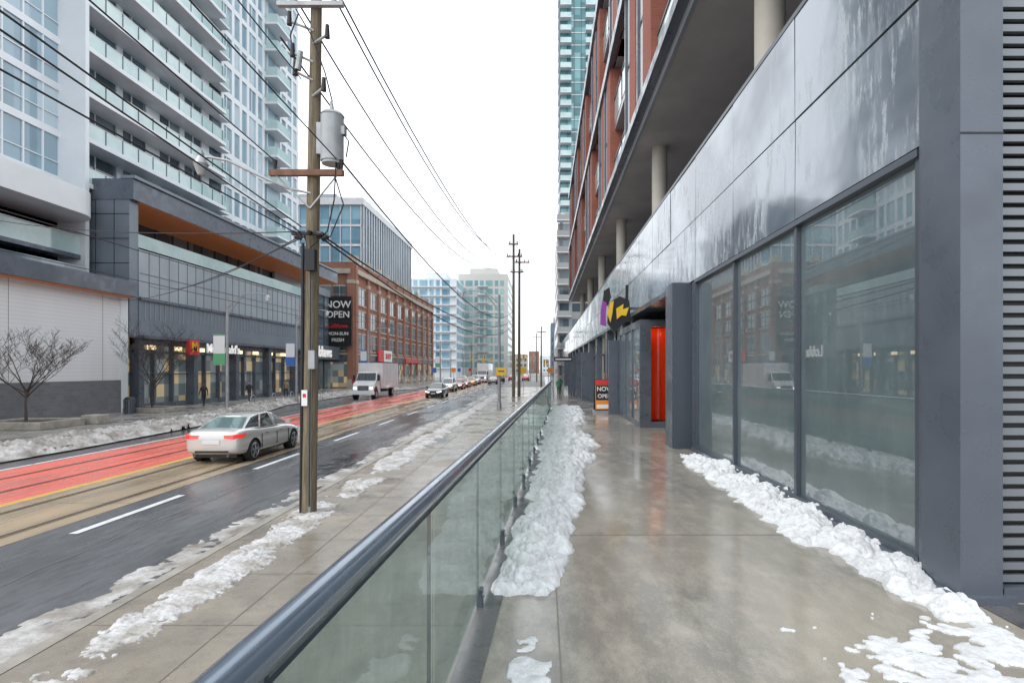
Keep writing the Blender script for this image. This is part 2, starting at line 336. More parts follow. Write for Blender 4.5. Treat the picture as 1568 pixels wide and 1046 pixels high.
# ---------------------------------------------------------------- snow
def clod(x,y,s,z):
    d,_=noise.voronoi(Vector((x*s+fn(x*s*.6,y*s*.6,z)*1.1,y*s+fn(x*s*.6,y*s*.6,z+4)*1.1,z)))
    return min(1,math.sqrt(max(0,d[1]-d[0]))*1.25)
def lump(x,y):
    return (clod(x,y,3.4,.3)-.55)*.62+(clod(x,y,8,2.1)-.55)*.30+(clod(x,y,19,5.1)-.55)*.09+fn(x*4,y*4,4)*.4+fn(x*12,y*12,1)*.14
def pile(base,x0f,wf,H,y0,y1,thr=.2,rag=1.0,edge_noise=.35,lumpk=1.0,gap=0):
    def f(x,y,u,v):
        ww=wf(y); off=(fn(y*.9,x*.6,7.3)*.16+fn(y*2.9,x*1.3,2.2)*.13+fn(y*8,x*4,9)*.06)*rag
        uu=(x-x0f(y))/ww+off
        p=1-abs(2*uu-1)**2.2 if 0<uu<1 else -.8
        p=min(p,min(1,(y-y0)/.6,(y1-y)/1.2)*1.2)
        h=p-thr+fn(x*1.6,y*.8,1.7)*edge_noise+fn(x*5,y*5,6)*edge_noise*.7+fn(x*14,y*14,6)*edge_noise*.25-gap*max(0,fn(y*.6,3.3))
        if h<=0: return base-.05
        k=1-math.exp(-h*2.6)
        return base+max(.006,H*k*(.62+lump(x,y)*lumpk))
    return f
a1=lambda y:railx(y)+.03
w1=lambda y:min(1.15,.16+.085*y)
field('snow_bank',lambda y:a1(y)-.05,lambda y:a1(y)+w1(y)*1.25,3.75,10,84,640,pile(1.303,a1,w1,.19,3.75,40,.2),snow)
field('snow_bank',lambda y:a1(y)-.05,lambda y:a1(y)+w1(y)*1.25,10,23,60,640,pile(1.303,a1,w1,.20,-5,23.5,.2),snow)
field('snow_bank',lambda y:railx(y)+.15,lambda y:railx(y)+.75,2.3,3.7,60,150,pile(1.303,lambda y:railx(y)+.22,lambda y:.42,.07,2.3,3.75,.6,1,.7),snow)
def z3(x,y,u,v):
    wd=.66 if y<8.2 else .66-.1*(y-8.2); 
    if y<5: wd=.52+.1*fn(y*2,1)
    edge=(2.98-x)/wd; off=fn(y*1.7,.5)*.16+fn(y*5.1,1.5)*.13+fn(y*14,x*3)*.06
    p=1-max(0,edge+off)**2.2; end=min(1,(10.3-y)/1.2,(y-3.45)/.4); p=min(p,end)
    h=p-.12+fn(x*2.2,y*2.0,3)*.3+fn(x*6,y*6,8)*.22+fn(x*15,y*15,8)*.08
    if h<=0: return 1.25
    k=1-math.exp(-h*2.4); return 1.303+max(.006,.18*k*(.6+lump(x,y)))
field('snow_bank',lambda y:2.0,lambda y:2.985 if y>4.2 else 2.83,3.45,10.4,84,600,z3,snow)
def bank_(u): return math.sin(math.pi*min(max(u,0),1))**.6
def z4(x,y,u,v):
    h=bank_(u)*bank_(v)-.72+fn(x*1.9,y*1.9,2)*.65+fn(x*6,y*6)*.4+fn(x*17,y*17)*.22
    return 1.25 if h<=0 else 1.305+max(.004,.04*(1-math.exp(-h*3))*(.6+lump(x,y)*.8))
field('snow_bank',lambda y:1.4,lambda y:3.5,2.2,3.85,220,180,z4,snow)
def patchy(base,H,off,lo):
    def f(x,y,u,v):
        h=bank_(u)*min(1,v*30)-off+fn(x*.9,y*.45,2)*.55+fn(x*2.6,y*1.6,5)*.45+fn(x*8,y*7)*.26+fn(x*22,y*22)*.14
        return base-.04 if h<=0 else base+max(.004,H*(1-math.exp(-h*2.2))*(.62+lump(x,y)*lo))
    return f
a5=lambda y:rx(-4.80,y)
field('snow_bank',lambda y:a5(y),lambda y:a5(y)+1.05,1.5,14,60,800,patchy(.137,.10,.68,.9),slush2)
field('snow_bank',lambda y:a5(y),lambda y:a5(y)+1.15,14,60,24,900,patchy(.137,.12,.62,.7),slush2)
a6=lambda y:lcx(y)-2.3
field('snow_bank',lambda y:a6(y)-.4,lambda y:a6(y)+2.9,8,80,50,900,pile(.10,a6,lambda y:2.6,.40,4,80,.15,1,.45,.9),slush)
a7=lambda y:rx(-5.75,y)
field('gutter_slush',lambda y:a7(y)-.15,lambda y:a7(y)+.78,1.5,60,26,1100,patchy(.003,.05,.78,.5),slush)

# ---------------------------------------------------------------- guard rail
gr=empty('glass_guardrail')
tp=[(railx(y),y,2.37) for y in (-3,0,3,8,14,20,24.3)]
curve('handrail',gr,[tp],.04,railm,8)
gl=MB('glass_panels',gr,[rglass]); ps=MB('posts',gr,[framem,galv])
y=-1.65
while y<24:
    y2=y+1.35; xa,xb=railx(y),railx(y2)
    a,c=y+.008,y2-.008
    for off in (-.006,.006):
        x0,x1=railx(a)+off,railx(c)+off
        gl.quad([(x0,a,1.38),(x1,c,1.38),(x1,c,2.325),(x0,a,2.325)])
    ps.box(xa-.024,xa-.008,y-.006,y+.006,1.1,2.34,0)
    ps.box(xa-.016,xa+.02,y-.035,y+.035,1.30,1.42,0)
    ps.tube((xa+.02,y,1.38),(xa+.032,y,1.38),.016,n=10,mi=1)
    y=y2
ps.quad([(railx(-3)-.02,-3,2.31),(railx(-3)+.02,-3,2.31),(railx(24.3)+.02,24.3,2.31),(railx(24.3)-.02,24.3,2.31)],0)
gl.build(); ps.build()

# ---------------------------------------------------------------- right building
rb=empty('brick_condo_building')
F=('X',3.0,-1)
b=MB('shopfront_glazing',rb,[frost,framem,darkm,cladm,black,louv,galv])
for i in range(3): b.fb(F,4.39+2.12*i,4.35+2.12*(i+1),1.42,4.57,-.05+.001*i,0+.001*i,0)
for yy in (4.37,6.49,8.61,10.73): b.fb(F,yy-.03,yy+.03,1.43,4.56,.004,.055,1)
b.fb(F,4.34,10.76,4.56,4.62,.004,.08,1); b.fb(F,4.34,10.76,1.38,1.43,.004,.07,1)
b.fb(F,4.24,10.9,1.25,1.38,.0,.10,2)
b.box(2.84,3.13,3.78,4.17,1.25,13,2); b.box(2.93,3.1,4.172,4.33,1.25,7.05,2); b.box(2.91,2.925,4.18,4.21,1.3,7,1)
b.box(3.135,3.16,3.84,4.0,1.25,13,1); b.box(2.80,3.2,3.74,4.25,1.28,1.36,2)
z=1.42
while z<13: b.box(3.16,8,3.86,3.90,z,z+.05,5); z+=.085
b.box(3.15,8,3.92,4.1,1.2,13,4); b.box(3.155,8.0,3.80,3.92,1.25,1.40,2)
b.box(2.835,3.135,3.775,3.777,4.5,4.512,4)
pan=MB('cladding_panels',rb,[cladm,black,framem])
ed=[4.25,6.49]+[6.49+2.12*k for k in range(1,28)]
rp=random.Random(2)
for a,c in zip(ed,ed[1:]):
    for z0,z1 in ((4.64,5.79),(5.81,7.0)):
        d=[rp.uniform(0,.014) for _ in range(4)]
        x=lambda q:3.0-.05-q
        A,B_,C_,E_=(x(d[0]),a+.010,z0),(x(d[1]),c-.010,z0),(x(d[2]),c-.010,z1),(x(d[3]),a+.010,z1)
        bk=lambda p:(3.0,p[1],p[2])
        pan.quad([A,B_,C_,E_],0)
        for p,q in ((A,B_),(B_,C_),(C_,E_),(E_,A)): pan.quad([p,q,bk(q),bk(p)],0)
pan.fb(F,4.2,63,4.6,7.02,-.2,-.005,1); pan.fb(F,4.2,63,7.0,7.06,-.3,.07,2)
pan.box(3.3,7.9,4.2,63,6.9,6.98,2)
pan.build()
b.box(2.6,3.0,11.2,11.8,1.2,4.64,2); b.box(2.62,2.98,11.12,11.198,1.3,4.62,1)
b.fb(F,10.77,11.1,1.3,4.62,-.1,.03,2)
b.box(4.3,4.4,11.8,63,-.1,4.6,4); b.box(3.0,4.3,11.6,11.79,1.3,4.6,2); b.box(2.7,4.3,11.8,63,4.5,4.62,2)
b.build(bevel=.003)
v=MB('entrance_vestibule',rb,[darkm,glow,frost,black,framem,shopgl,warm])
v.box(2.63,2.93,15.1,15.3,1.28,4.2,0); v.box(2.93,3.62,15.1,15.3,4.05,4.2,0); v.box(2.93,3.62,15.1,15.3,1.28,1.46,0); v.box(3.62,3.75,15.1,15.3,1.28,4.2,0)
v.box(3.75,4.3,15.12,15.2,1.3,4.5,3)
n=14
for i in range(n):
    a0=i/n; a1_=(i+1)/n; cx=lambda a:2.93+.69*a; cy=lambda a:15.28+.42*math.sin(math.pi*(.15+.85*a))
    v.quad([(cx(a0),cy(a0),1.46),(cx(a1_),cy(a1_),1.46),(cx(a1_),cy(a1_),4.05),(cx(a0),cy(a0),4.05)],1)
v.box(2.64,2.9,15.3,19.3,4.05,4.2,0); v.box(2.64,2.9,15.3,19.3,1.28,1.45,0)
for yy in (16.6,17.9,19.2): v.box(2.64,2.72,yy,yy+.1,1.45,4.05,0)
v.box(2.68,2.7,15.3,19.2,1.45,4.05,2); v.box(2.66,3.9,15.3,19.3,4.2,4.26,0)
v.box(3.9,3.95,11.8,15.1,1.3,4.4,5)
v.box(3.2,3.4,12.8,13.0,4.46,4.49,6)
ob=v.build()
pl=D.lights.new('entrance_lamp','POINT'); pl.energy=3; pl.color=(1,.5,.25); pl.shadow_soft_size=.04; po=D.objects.new('entrance_lamp',pl); po.location=(3.08,15.34,3.9); link(po,rb)
bb=MB('ground_floor_bays',rb,[darkm,shopgl,framem,frost])
y=19.4
while y<62:
    bb.box(2.75,3.05,y,y+.55,-.1,4.5,0)
    if int(y)%2: bb.box(2.3,2.75,y+.1,y+.3,1.0,3.9,0)
    bb.box(3.2,3.24,y+.55,y+4.65,.2,4.5,3 if random.random()<.5 else 1)
    for q in (1.9,3.25): bb.box(3.14,3.2,y+q,y+q+.07,.2,4.5,2)
    bb.box(3.14,3.2,y+.55,y+4.65,3.6,3.68,2)
    y+=4.65
bb.build(bevel=.004)
up=MB('terrace_columns',rb,[concrete]); 
for k in range(-1,6): up.tube((4.0,9.8+9.3*k,6.9),(4.0,9.8+9.3*k,10.5),.26,n=28)
up.build(smooth=True)
u=MB('upper_floors',rb,[soff,whitefas,brickr,tgl2,grayl,balg,darkm,framem,sid])
u.box(3.15,16,4,63,10.5,10.9,0)
u.fb(('X',3.15,-1),3.9,63.1,10.46,11.0,.0,.06,4)
u.box(7.2,7.4,4,63,6.9,10.5,3)
for k in range(30): u.box(7.12,7.2,4+k*2,4.1+k*2,7,10.5,6)
u.box(4.9,16,4,63,10.9,22.0,3)
zs=[11.0,13.7,16.5,19.3,22.1]
for i,z in enumerate(zs[1:]): u.fb(('X',3.15,-1),3.9,63.1,z-.24,z,-1.8,-.02,4)
y=3.9; k=0
while y<62.8:
    for i in range(4):
        z0=zs[i]; z1=zs[i+1]-.24; st=(k+i//2)%2
        o_=0 if st else 2.1
        u.box(2.96,4.9,y+o_,y+o_+1.25,z0-.24,z1,2)
        u.box(3.02,3.3,y+o_+1.26,y+o_+1.95,z0-.02,z1,8)
        u.box(2.92,3.1,y+o_+1.96,y+o_+2.1,z0-.24,z1,6)
        p0=y+(2.2 if st else .0); u.fb(('X',3.15,-1),p0,p0+2.05,z0,z0+1.02,-.03,.0,5)
        u.fb(('X',3.15,-1),p0,p0+2.05,z0+1.03,z0+1.08,-.05,.03,7)
        for q in (2.6,3.6) if st else (.2,1.2): u.box(4.8,4.9,y+q,y+q+.12,z0,z1,1)
    y+=4.65; k+=1
for i in (0,2): u.fb(('X',3.15,-1),3.9,63.1,zs[i]-.3,zs[i]-.03,.06,.3,6)
u.fb(('X',3.15,-1),3.9,63.1,zs[2]-.02,zs[2]+.12,.0,.3,4)
u.fb(('X',3.15,-1),3.9,63.1,22.1,22.7,-.3,.3,6); u.box(3.4,16,4,63,22.0,22.3,0)
u.build()

tw=empty('teal_glass_tower'); b=MB('tower_body',tw,[teal,whitefas,balg,framem])
b.box(4.0,24,132,150,0,125,0)
fy=('Y',132,-1); fx=('X',4.0,-1)
for i in range(42):
    z=i*2.95
    b.fb(fy,4,24,z,z+.22,0,.1,1); b.fb(fx,132,150,z,z+.22,0,.1,1)
    for (a,c) in ((4.0,6.6),(10,13)): b.fb(fy,a,c,z,z+.2,.1,1.5,1); b.fb(fy,a,c,z+.2,z+1.2,1.42,1.48,2)
for x in [4+1.67*i for i in range(13)]: b.fb(fy,x-.05,x+.05,0,125,0,.14,3)
b.build()
gb=empty('gray_apartment_building'); b=MB('apartment_body',gb,[mat('gray_precast',(.40,.40,.39),.8,col2=(.34,.34,.34),ns=.2),tgl2,whitefas])
b.box(2.6,20,100,125,0,29,0); b.box(4,18,103,120,29,32,0)
for i in range(10):
    z=1+i*2.85
    for x in (2.9,5.2,7.6,10): b.fb(('Y',100,-1),x,x+1.7,z+.8,z+2.3,.005,.02,1)
    b.fb(('Y',100,-1),2.4,5.0,z+2.6,z+2.8,0,1.4,2); b.fb(('Y',100,-1),2.4,5.0,z+2.8,z+3.7,1.3,1.38,0)
    for y in range(102,124,4): b.fb(('X',2.6,-1),y,y+2.2,z+.8,z+2.3,.005,.02,1)
b.build()
lb=empty('low_shop_building'); b=MB('shop_body',lb,[stone,tgl2,darkm]); b.box(3.2,14,64.5,99,0,7.5,2)
for k in range(8): b.fb(('X',3.2,-1),65+k*4.2,68+k*4.2,.6,3.4,.005,.05,1); b.fb(('X',3.2,-1),65+k*4.2,68+k*4.2,4.3,6.6,.005,.05,1)
b.build()
b=MB('distant_buildings',None,[stone,tgl2,whitep,grayp,brick])
for (x0,x1,y,h,mi) in ((-34,-22,300,17,3),(-22,-10,340,12,0),(-10,-3,380,15,4),(-3,6,420,13,2),(3,14,230,22,3),(4,16,180,16,2),(6,30,330,34,0)):
    b.box(x0,x1,y,y+20,0,h,mi)
    for i in range(int(h/3.3)):
        for j in range(int((x1-x0)/2.4)): b.box(x0+.6+j*2.4,x0+2+j*2.4,y-.06,y-.01,1+i*3.3,2.8+i*3.3,1)
b.build()

# ---------------------------------------------------------------- left tower
T=empty('white_condo_tower'); b=MB('tower_facade',T,[whitep,tgl,tgl2,balg,framem,grayl])
FX=('X',-31,1)
b.box(-55,-31,20,70,8,84,2)
H=2.95; z0=14.7
for i in range(24):
    z=z0+i*H
    b.fb(FX,20,35.6,z,z+.45,0,.12,0); b.fb(FX,20,35.6,z+.45,z+H,0,.02,1)
    for yy in [20+1.3*k for k in range(13)]: b.fb(FX,yy-.05,yy+.05,z+.45,z+H,.02,.1,0)
    b.fb(FX,20,35.6,z+1.3,z+1.36,.02,.09,0)
    b.fb(FX,35.6,51.3,z-.12,z+.18,0,1.7,0)
    b.fb(FX,35.75,51.1,z+.2,z+1.15,1.58,1.62,3); b.fb(FX,35.7,51.2,z+1.15,z+1.19,1.56,1.64,0)
    b.fb(FX,51.16,51.2,z+.2,z+1.15,0,1.6,3)
    for yy in [35.75+1.5*k for k in range(11)]: b.fb(FX,yy,yy+.04,z+.18,z+1.15,1.62,1.66,4)
    for yy,wd in ((36,1.2),(40.2,.6),(43.2,1.5),(47.2,.6),(50.2,1.1)): b.fb(FX,yy,yy+wd,z+.18,z+H-.12,0,.1,0)
    for yy in (38.3,41.7,45.9,49): b.fb(FX,yy,yy+.08,z+.18,z+H-.12,0,.06,0)
    b.fb(FX,51.3,70,z,z+.55,0,.14,0); b.fb(FX,53.2,70,z+.55,z+H,0,.03,1)
    for yy in (53.2,55.0,56.4,57.8,59.6,61.0,65.0,66.5,68.0,69.4): b.fb(FX,yy,yy+.45,z+.55,z+H,.03,.15,0)
    for yy in (54.1,58.8,62.2): b.fb(FX,yy,yy+.1,z+.55,z+H,.03,.1,0)
    b.fb(FX,61.6,64.9,z-.1,z+.12,0,1.5,0); b.fb(FX,61.7,64.8,z+.16,z+1.1,1.4,1.44,3); b.fb(FX,61.7,61.74,z+.16,z+1.1,.1,1.4,3)
    b.fb(FX,51.4,53.1,z-.1,z+.12,.15,1.0,0); b.fb(FX,51.5,53.0,z+.16,z+1.1,.95,.99,3)
b.fb(FX,35.4,35.7,8,84,0,1.8,0)
b.fb(FX,20,70,84,85.2,-24,.3,0)
b.build()
P=empty('gray_retail_podium'); b=MB('podium_walls',P,[grayp,grayl,wood,tgl2,shopgl,framem,darkm,whitep,warm,balg,black])
PX=('X',-27,1)
b.box(-31,-31.2,20,74,0,14.6,0)
b.box(-31.6,-27,36.2,37.0,5.0,14.8,0)
for x in (-30.4,-29.2,-28.0): b.box(x,x+.03,36.18,36.2,5,14.75,10)
for z in (6.6,8.2,9.8,11.4,13.0): b.box(-31.6,-27.0,36.175,36.2,z,z+.03,10)
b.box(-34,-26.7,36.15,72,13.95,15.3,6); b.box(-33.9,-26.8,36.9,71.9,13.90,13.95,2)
b.fb(PX,36.1,72.1,15.3,15.5,-.5,.45,0)
b.box(-31,-30.8,37,62.5,11,13.9,3)
for y in range(38,62,2): b.box(-30.8,-30.7,y,y+.12,11,13.9,5)
b.box(-31,-27,37,62.5,10.9,11.0,6); b.fb(PX,37,62.5,11.0,11.9,-.06,-.02,9)
b.fb(PX,37,62.5,7.7,11.0,-.3,0,1)
for y in [37+1.02*k for k in range(26)]: b.fb(PX,y-.02,y+.02,7.75,10.95,0,.03,0)
b.fb(PX,37,62.5,9.3,9.34,0,.035,0)
b.fb(PX,37,62.5,7.5,7.7,-.3,.2,6)
b.fb(PX,37,62.5,5.15,7.5,-.3,.05,0)
for y in [37.5+.5*k for k in range(50)]: b.fb(PX,y,y+.03,6.2,7.45,.05,.09,1)
b.fb(PX,36.9,62.6,4.95,5.15,-.3,.5,6)
b.fb(PX,37,62.5,.14,4.95,-1.0,-.6,4)
for k in range(14):
    y=37+k*1.95; b.fb(PX,y,y+.16 if k%3 else y+.5,.14,4.95,-.6,-.3 if k%3 else .05,6)
b.fb(PX,37,62.5,4.0,4.15,-.6,-.3,5); b.fb(PX,37,62.5,.14,.5,-.6,-.35,6); b.fb(PX,37,62.5,2.5,2.58,-.6,-.4,5)
b.fb(PX,37,62.5,4.55,4.94,-.6,-.25,6)
for k in range(9): b.fb(PX,38.5+k*2.8,39.0+k*2.8,4.25,4.54,-.5,-.2,8)
b.box(-31,-27.02,62.3,62.5,.14,11,0)
b.build()
text('storefront_lettering',P,"McDonald's",(-26.4,45.9,4.5),(R(90),0,R(90)),1.0,whitelit,.04)
s=MB('storefront_logo_box',P,[red,yellow]); s.box(-26.6,-26.3,41.3,42.5,3.95,5.05,0); s.build(bevel=.02)
text('logo_letter',P,"M",(-26.28,41.9,4.5),(R(90),0,R(90)),1.05,yellow,.02)
W=empty('white_siding_pavilion'); b=MB('pavilion_walls',W,[sid,grayb,darkm,wood,balg,whitep,tgl2,joint])
b.box(-31,-27,8,35.9,2.15,7.5,0); b.box(-31,-26.93,8,35.95,.1,2.15,1); b.box(-31,-26.95,8,35.93,2.155,2.2,7)
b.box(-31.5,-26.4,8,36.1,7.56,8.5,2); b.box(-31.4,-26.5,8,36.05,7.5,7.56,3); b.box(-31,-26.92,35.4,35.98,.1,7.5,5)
for y in range(10,36,6): b.fb(('X',-27,1),y,y+.02,2.2,7.5,0,.01,7)
b.box(-31.2,-28.4,8,34.5,8.5,9.2,6)
b.box(-30.6,-29.5,8,36,9.9,10.15,2); b.box(-29.6,-29.55,8,36,10.15,11.3,4); b.box(-29.6,-29.5,8,36,11.3,11.36,5)
b.build()
c=MB('curved_balcony',W,[whitep,balg]); pts=[]
for i in range(13): pts.append(( -31+3.4*math.cos(R(90*i/12)), 33.2+2.4*math.sin(R(90*i/12))))
prof=[(-31,8),(-27.6,8),(-27.6,33.2)]+pts[1:]
for i in range(len(prof)-1):
    (x0,y0),(x1,y1)=prof[i],prof[i+1]; c.quad([(x0,y0,12.2),(x1,y1,12.2),(x1,y1,13.7),(x0,y0,13.7)],0)
c.quad([(x,y,12.2) for x,y in prof],0); c.quad([(x,y,13.7) for x,y in prof],0); c.build()
# ---------------------------------------------------------------- heritage building
Hh=empty('heritage_brick_building'); b=MB('brick_walls',Hh,[brick,stone,tgl2,framem,darkm,shopgl,black])
b.box(-50,-27.3,80,136,0,17.6,0)
def heri(face,u0,u1,nb):
    bw=(u1-u0)/nb
    for k in range(nb+1):
        u=u0+k*bw; b.fb(face,u-.45,u+.45,.1,18.2,0,.35,0); b.fb(face,u-.5,u+.5,15.2,15.7,.0,.42,1); b.fb(face,u-.5,u+.5,.1,1.4,.0,.42,1)
        b.fb(face,u-.55,u+.55,18.2,19.2,-.2,.42,1)
    for k in range(nb):
        u=u0+k*bw+.45; wv=bw-.9
        for i,(za,zb) in enumerate(((5.6,8.0),(9.0,11.4),(12.4,14.8))):
            for j in range(2):
                a=u+.25+j*(wv-.2)/2; e=a+(wv-.6)/2-.15
                b.fb(face,a,e,za,zb,.01,.05,2); b.fb(face,a-.06,e+.06,za-.2,za,.0,.16,1); b.fb(face,a-.05,e+.05,zb,zb+.18,.0,.1,1)
                b.fb(face,(a+e)/2-.03,(a+e)/2+.03,za,zb,.05,.08,1); b.fb(face,a,e,(za+zb)/2,(za+zb)/2+.06,.05,.08,1)
        b.fb(face,u,u+wv,.3,3.9,.01,.06,5); b.fb(face,u,u+wv,4.0,4.9,.0,.25,4)
    b.fb(face,u0,u1,16.6,17.3,0,.5,1); b.fb(face,u0,u1,17.3,18.3,-.1,.15,0); b.fb(face,u0,u1,4.95,5.2,0,.3,1)
heri(('X',-27.3,1),80.4,135.6,10); heri(('Y',80,-1),-49,-27.7,4)
b.build()
bi=empty('now_open_billboard'); s=MB('billboard_panel',bi,[black,red]); s.box(-31.6,-27.3,78.9,79.2,6.2,13.2,0); s.box(-31.2,-27.9,79.2,79.5,6.4,13,0); s.build()
for i,(tx,sz,m_,z) in enumerate((("NOW",1.4,whites,12.0),("OPEN",1.3,whites,10.6),("Loblaws",.85,red,9.0),("MON-SUN",.65,whites,7.9),("FRESH",.65,whites,7.0))): text('lettering',bi,tx,(-29.2,78.86,z),(R(90),0,0),sz,m_,.02)
lk=empty('grocery_entrance_building'); b=MB('grocery_walls',lk,[tgl2,darkm,grayl,framem,shopgl,whites])
b.box(-45,-30.5,62.7,79.5,0,13,0); b.box(-45,-29,63,79,4.2,6,1); b.box(-30.6,-30.3,62.6,79,13,14,2)
for z in (7,8.5,10,11.5): b.box(-45,-30.42,62.6,79.3,z,z+.12,3)
for y in range(63,79,2): b.box(-30.5,-30.38,y,y+.1,0,13,3)
for x in range(-44,-31,2): b.box(x,x+.1,62.55,62.7,0,13,3)
b.build(); text('store_name_lettering',lk,"Loblaws",(-28.9,72.5,5.1),(R(90),0,R(90)),2.0,whitelit,.08)
sg=empty('store_sign'); s=MB('sign_box',sg,[red,whites]); s.box(-26.9,-26.7,90,93,4.1,6.0,0); s.box(-26.9,-26.7,93.1,98,4.1,6,1); s.box(-26.9,-26.7,108,120,4.1,4.9,0); s.build(); text('sign_text',sg,"SHOP",(-26.65,95.5,5),(R(90),0,R(90)),1.3,red,.02)
O=empty('blue_glass_office'); b=MB('office_body',O,[bluegl,whitefas,framem,grayl])
b.box(-60,-31.5,96,131,0,31.5,0)
for i in range(9):
    z=3.4*i+.3; b.fb(('Y',96,-1),-60,-31.5,z,z+.35,0,.12,1); b.fb(('X',-31.5,1),96,131,z,z+.35,0,.12,3)
for k in range(17): x=-60+1.78*k; b.fb(('Y',96,-1),x-.06,x+.06,0,31.5,0,.16,1)
for k in range(24): y=96+1.5*k; b.fb(('X',-31.5,1),y,y+.5,19,31.3,0,.4,3)
b.box(-60,-31,95.6,131.4,31.2,32.4,1); b.box(-50,-38,102,120,32.4,35,3); b.build()
for nm,x0,x1,y0,y1,h,m2 in (('curved_glass_midrise',-44,-29,185,225,33,bluegl),('pale_hotel_tower',-31.5,-13.2,205,240,38,teal2)):
    e=empty(nm); b=MB('body',e,[whitep if nm[0]=='c' else mat('pale_precast',(.56,.55,.52),.7,col2=(.5,.49,.46),ns=.1),m2,whitefas])
    b.box(x0,x1,y0,y1,0,h,0); b.box(x0+4,x1-4,y0+3,y1-3,h,h+2.5,0)
    n=int((h-3)/3)
    for i in range(n):
        z=3+i*3
        x=x0+.7; j=0
        while x<x1-1.6:
            ww=2.6 if j%3==1 else 1.3
            b.fb(('Y',y0,-1),x,min(x+ww,x1-.3),z+.5,z+2.5,.01,.06,1); x+=ww+.75; j+=1
        for y in range(y0+1,y1-2,3): b.fb(('X',x1,1),y,y+2,z+.5,z+2.5,.01,.06,1)
        if nm[0]=='p': b.fb(('Y',y0,-1),-24.5,-20.5,z+.1,z+.35,.0,1.3,2)
        else: b.fb(('Y',y0,-1),x0,x1,z,z+.35,0,.9,2)
    b.build()

# ---------------------------------------------------------------- utility poles & wires
UP=empty('utility_pole')
px,py=-4.53,10.7; tx=-4.37
def pxz(z): return px+(tx-px)*(z/10.2)
b=MB('pole_shaft',UP,[woodp,galv,black,woodc,trafo,whites])
b.tube((px,py,.0),(tx,py,10.15),.15,.10,n=20,mi=0)
b.tube((px-.10,py-.1,.1),(px-.06,py-.1,5.3),.03,mi=2); b.tube((px+.08,py-.13,.1),(px+.1,py-.11,4.6),.025,mi=1)
b.build(smooth=True)
b=MB('pole_hardware',UP,[woodc,galv,black,trafo,whites,red])
def cross(z,x0,x1,dz=0,th=.055,mi=0): b.box(x0,x1,py-.2,py-.1,z-th,z+th,mi)
cross(6.62,-5.2,-3.8); cross(9.82,-5.05,-3.8,mi=1,th=.04)
for x in (-5.0,-4.75,-4.0,-3.85): b.tube((x,py-.15,9.86),(x,py-.15,10.02),.03,.045,n=8,mi=1)
for x in (-5.1,-3.9,-3.84): b.tube((x,py-.15,6.68),(x,py-.15,6.86),.03,.05,n=8,mi=2)
b.tube((-5.1,py-.16,6.6),(pxz(5.9),py-.14,5.95),.018,n=6,mi=1); b.tube((-3.9,py-.16,6.6),(pxz(5.9),py-.14,5.95),.018,n=6,mi=1)
for z,l,s_ in ((9.35,.42,-1),(9.1,.3,1),(8.75,.35,-1),(8.4,.3,-1),(8.1,.25,1)):
    x=pxz(z); b.tube((x,py-.1,z),(x+s_*l,py-.2,z+.12),.025,n=8,mi=1); b.tube((x+s_*l,py-.2,z+.05),(x+s_*l,py-.2,z+.3),.05,.035,n=10,mi=2)
b.tube((pxz(8.7)-.25,py-.2,8.55),(pxz(8.7)-.2,py-.2,8.9),.06,.05,n=10,mi=1)
for k in range(9):
    a=k*.7; b.tube((pxz(5.5)+.22*math.cos(a),py-.1+.18*math.sin(a),5.36+.05*(k%3)),(pxz(5.5)+.34*math.cos(a),py-.1+.2*math.sin(a),5.44+.05*(k%2)),.045,n=8,mi=2)
b.box(pxz(5.5)-.3,pxz(5.5)+.3,py-.26,py-.2,5.42,5.47,2); b.box(pxz(5)-.02,pxz(5)+.16,py-.3,py-.17,4.75,5.15,2)
b.box(px-.06,px+.05,py-.17,py-.155,2.2,2.5,4); b.box(px-.035,px+.025,py-.175,py-.17,2.36,2.43,5)
b.box(px+.1,px+.22,py-.25,py-.12,2.9,3.25,1)
b.build()
b=MB('transformer',UP,[trafo,black,galv]); cx=-4.03
b.tube((cx,py-.1,6.85),(cx,py-.1,7.72),.21,n=24,mi=0); b.tube((cx,py-.1,7.72),(cx,py-.1,7.78),.225,.18,n=24,mi=0); b.tube((cx,py-.1,6.8),(cx,py-.1,6.86),.19,n=24,mi=0)
b.tube((cx,py-.1,7.78),(cx-.02,py-.1,8.0),.05,.025,n=10,mi=2); b.box(cx-.3,cx-.2,py-.12,py-.06,7.0,7.6,2); b.box(cx+.19,cx+.26,py-.18,py-.05,7.35,7.5,2)
b.build(smooth=True)
curve('pole_cables',UP,[[(px+.1,py-.2,.3),(px+.12,py-.2,3),(px+.13,py-.2,5.2),(pxz(6)+.35,py-.2,5.5),(pxz(6)+.48,py-.2,6.1),(pxz(7)+.5,py-.2,6.9)],
 [(cx,py-.1,8.0),(cx-.1,py-.2,8.5),(pxz(9),py-.2,9.2),(pxz(9.5)-.3,py-.2,9.7)],[(cx+.2,py-.1,7.4),(cx+.35,py-.2,7.2),(cx+.3,py-.2,6.9)],
 [(pxz(9)-.25,py-.2,9.6),(pxz(9)-.4,py-.2,9.2),(pxz(8.6)-.3,py-.2,8.7)],[(cx+.1,py-.2,6.5),(cx+.25,py-.2,6.0),(cx,py-.2,5.4),(pxz(5.4),py-.2,5.5)]],.013,wire)
arm=[(pxz(6),py-.1,6.25),(-4.9,py-.1,6.35),(-5.5,py-.12,6.62),(-6.0,py-.14,6.86),(-6.35,py-.15,6.92),(-6.5,py-.16,6.90)]
curve('lamp_arm',UP,[arm],.025,galv)
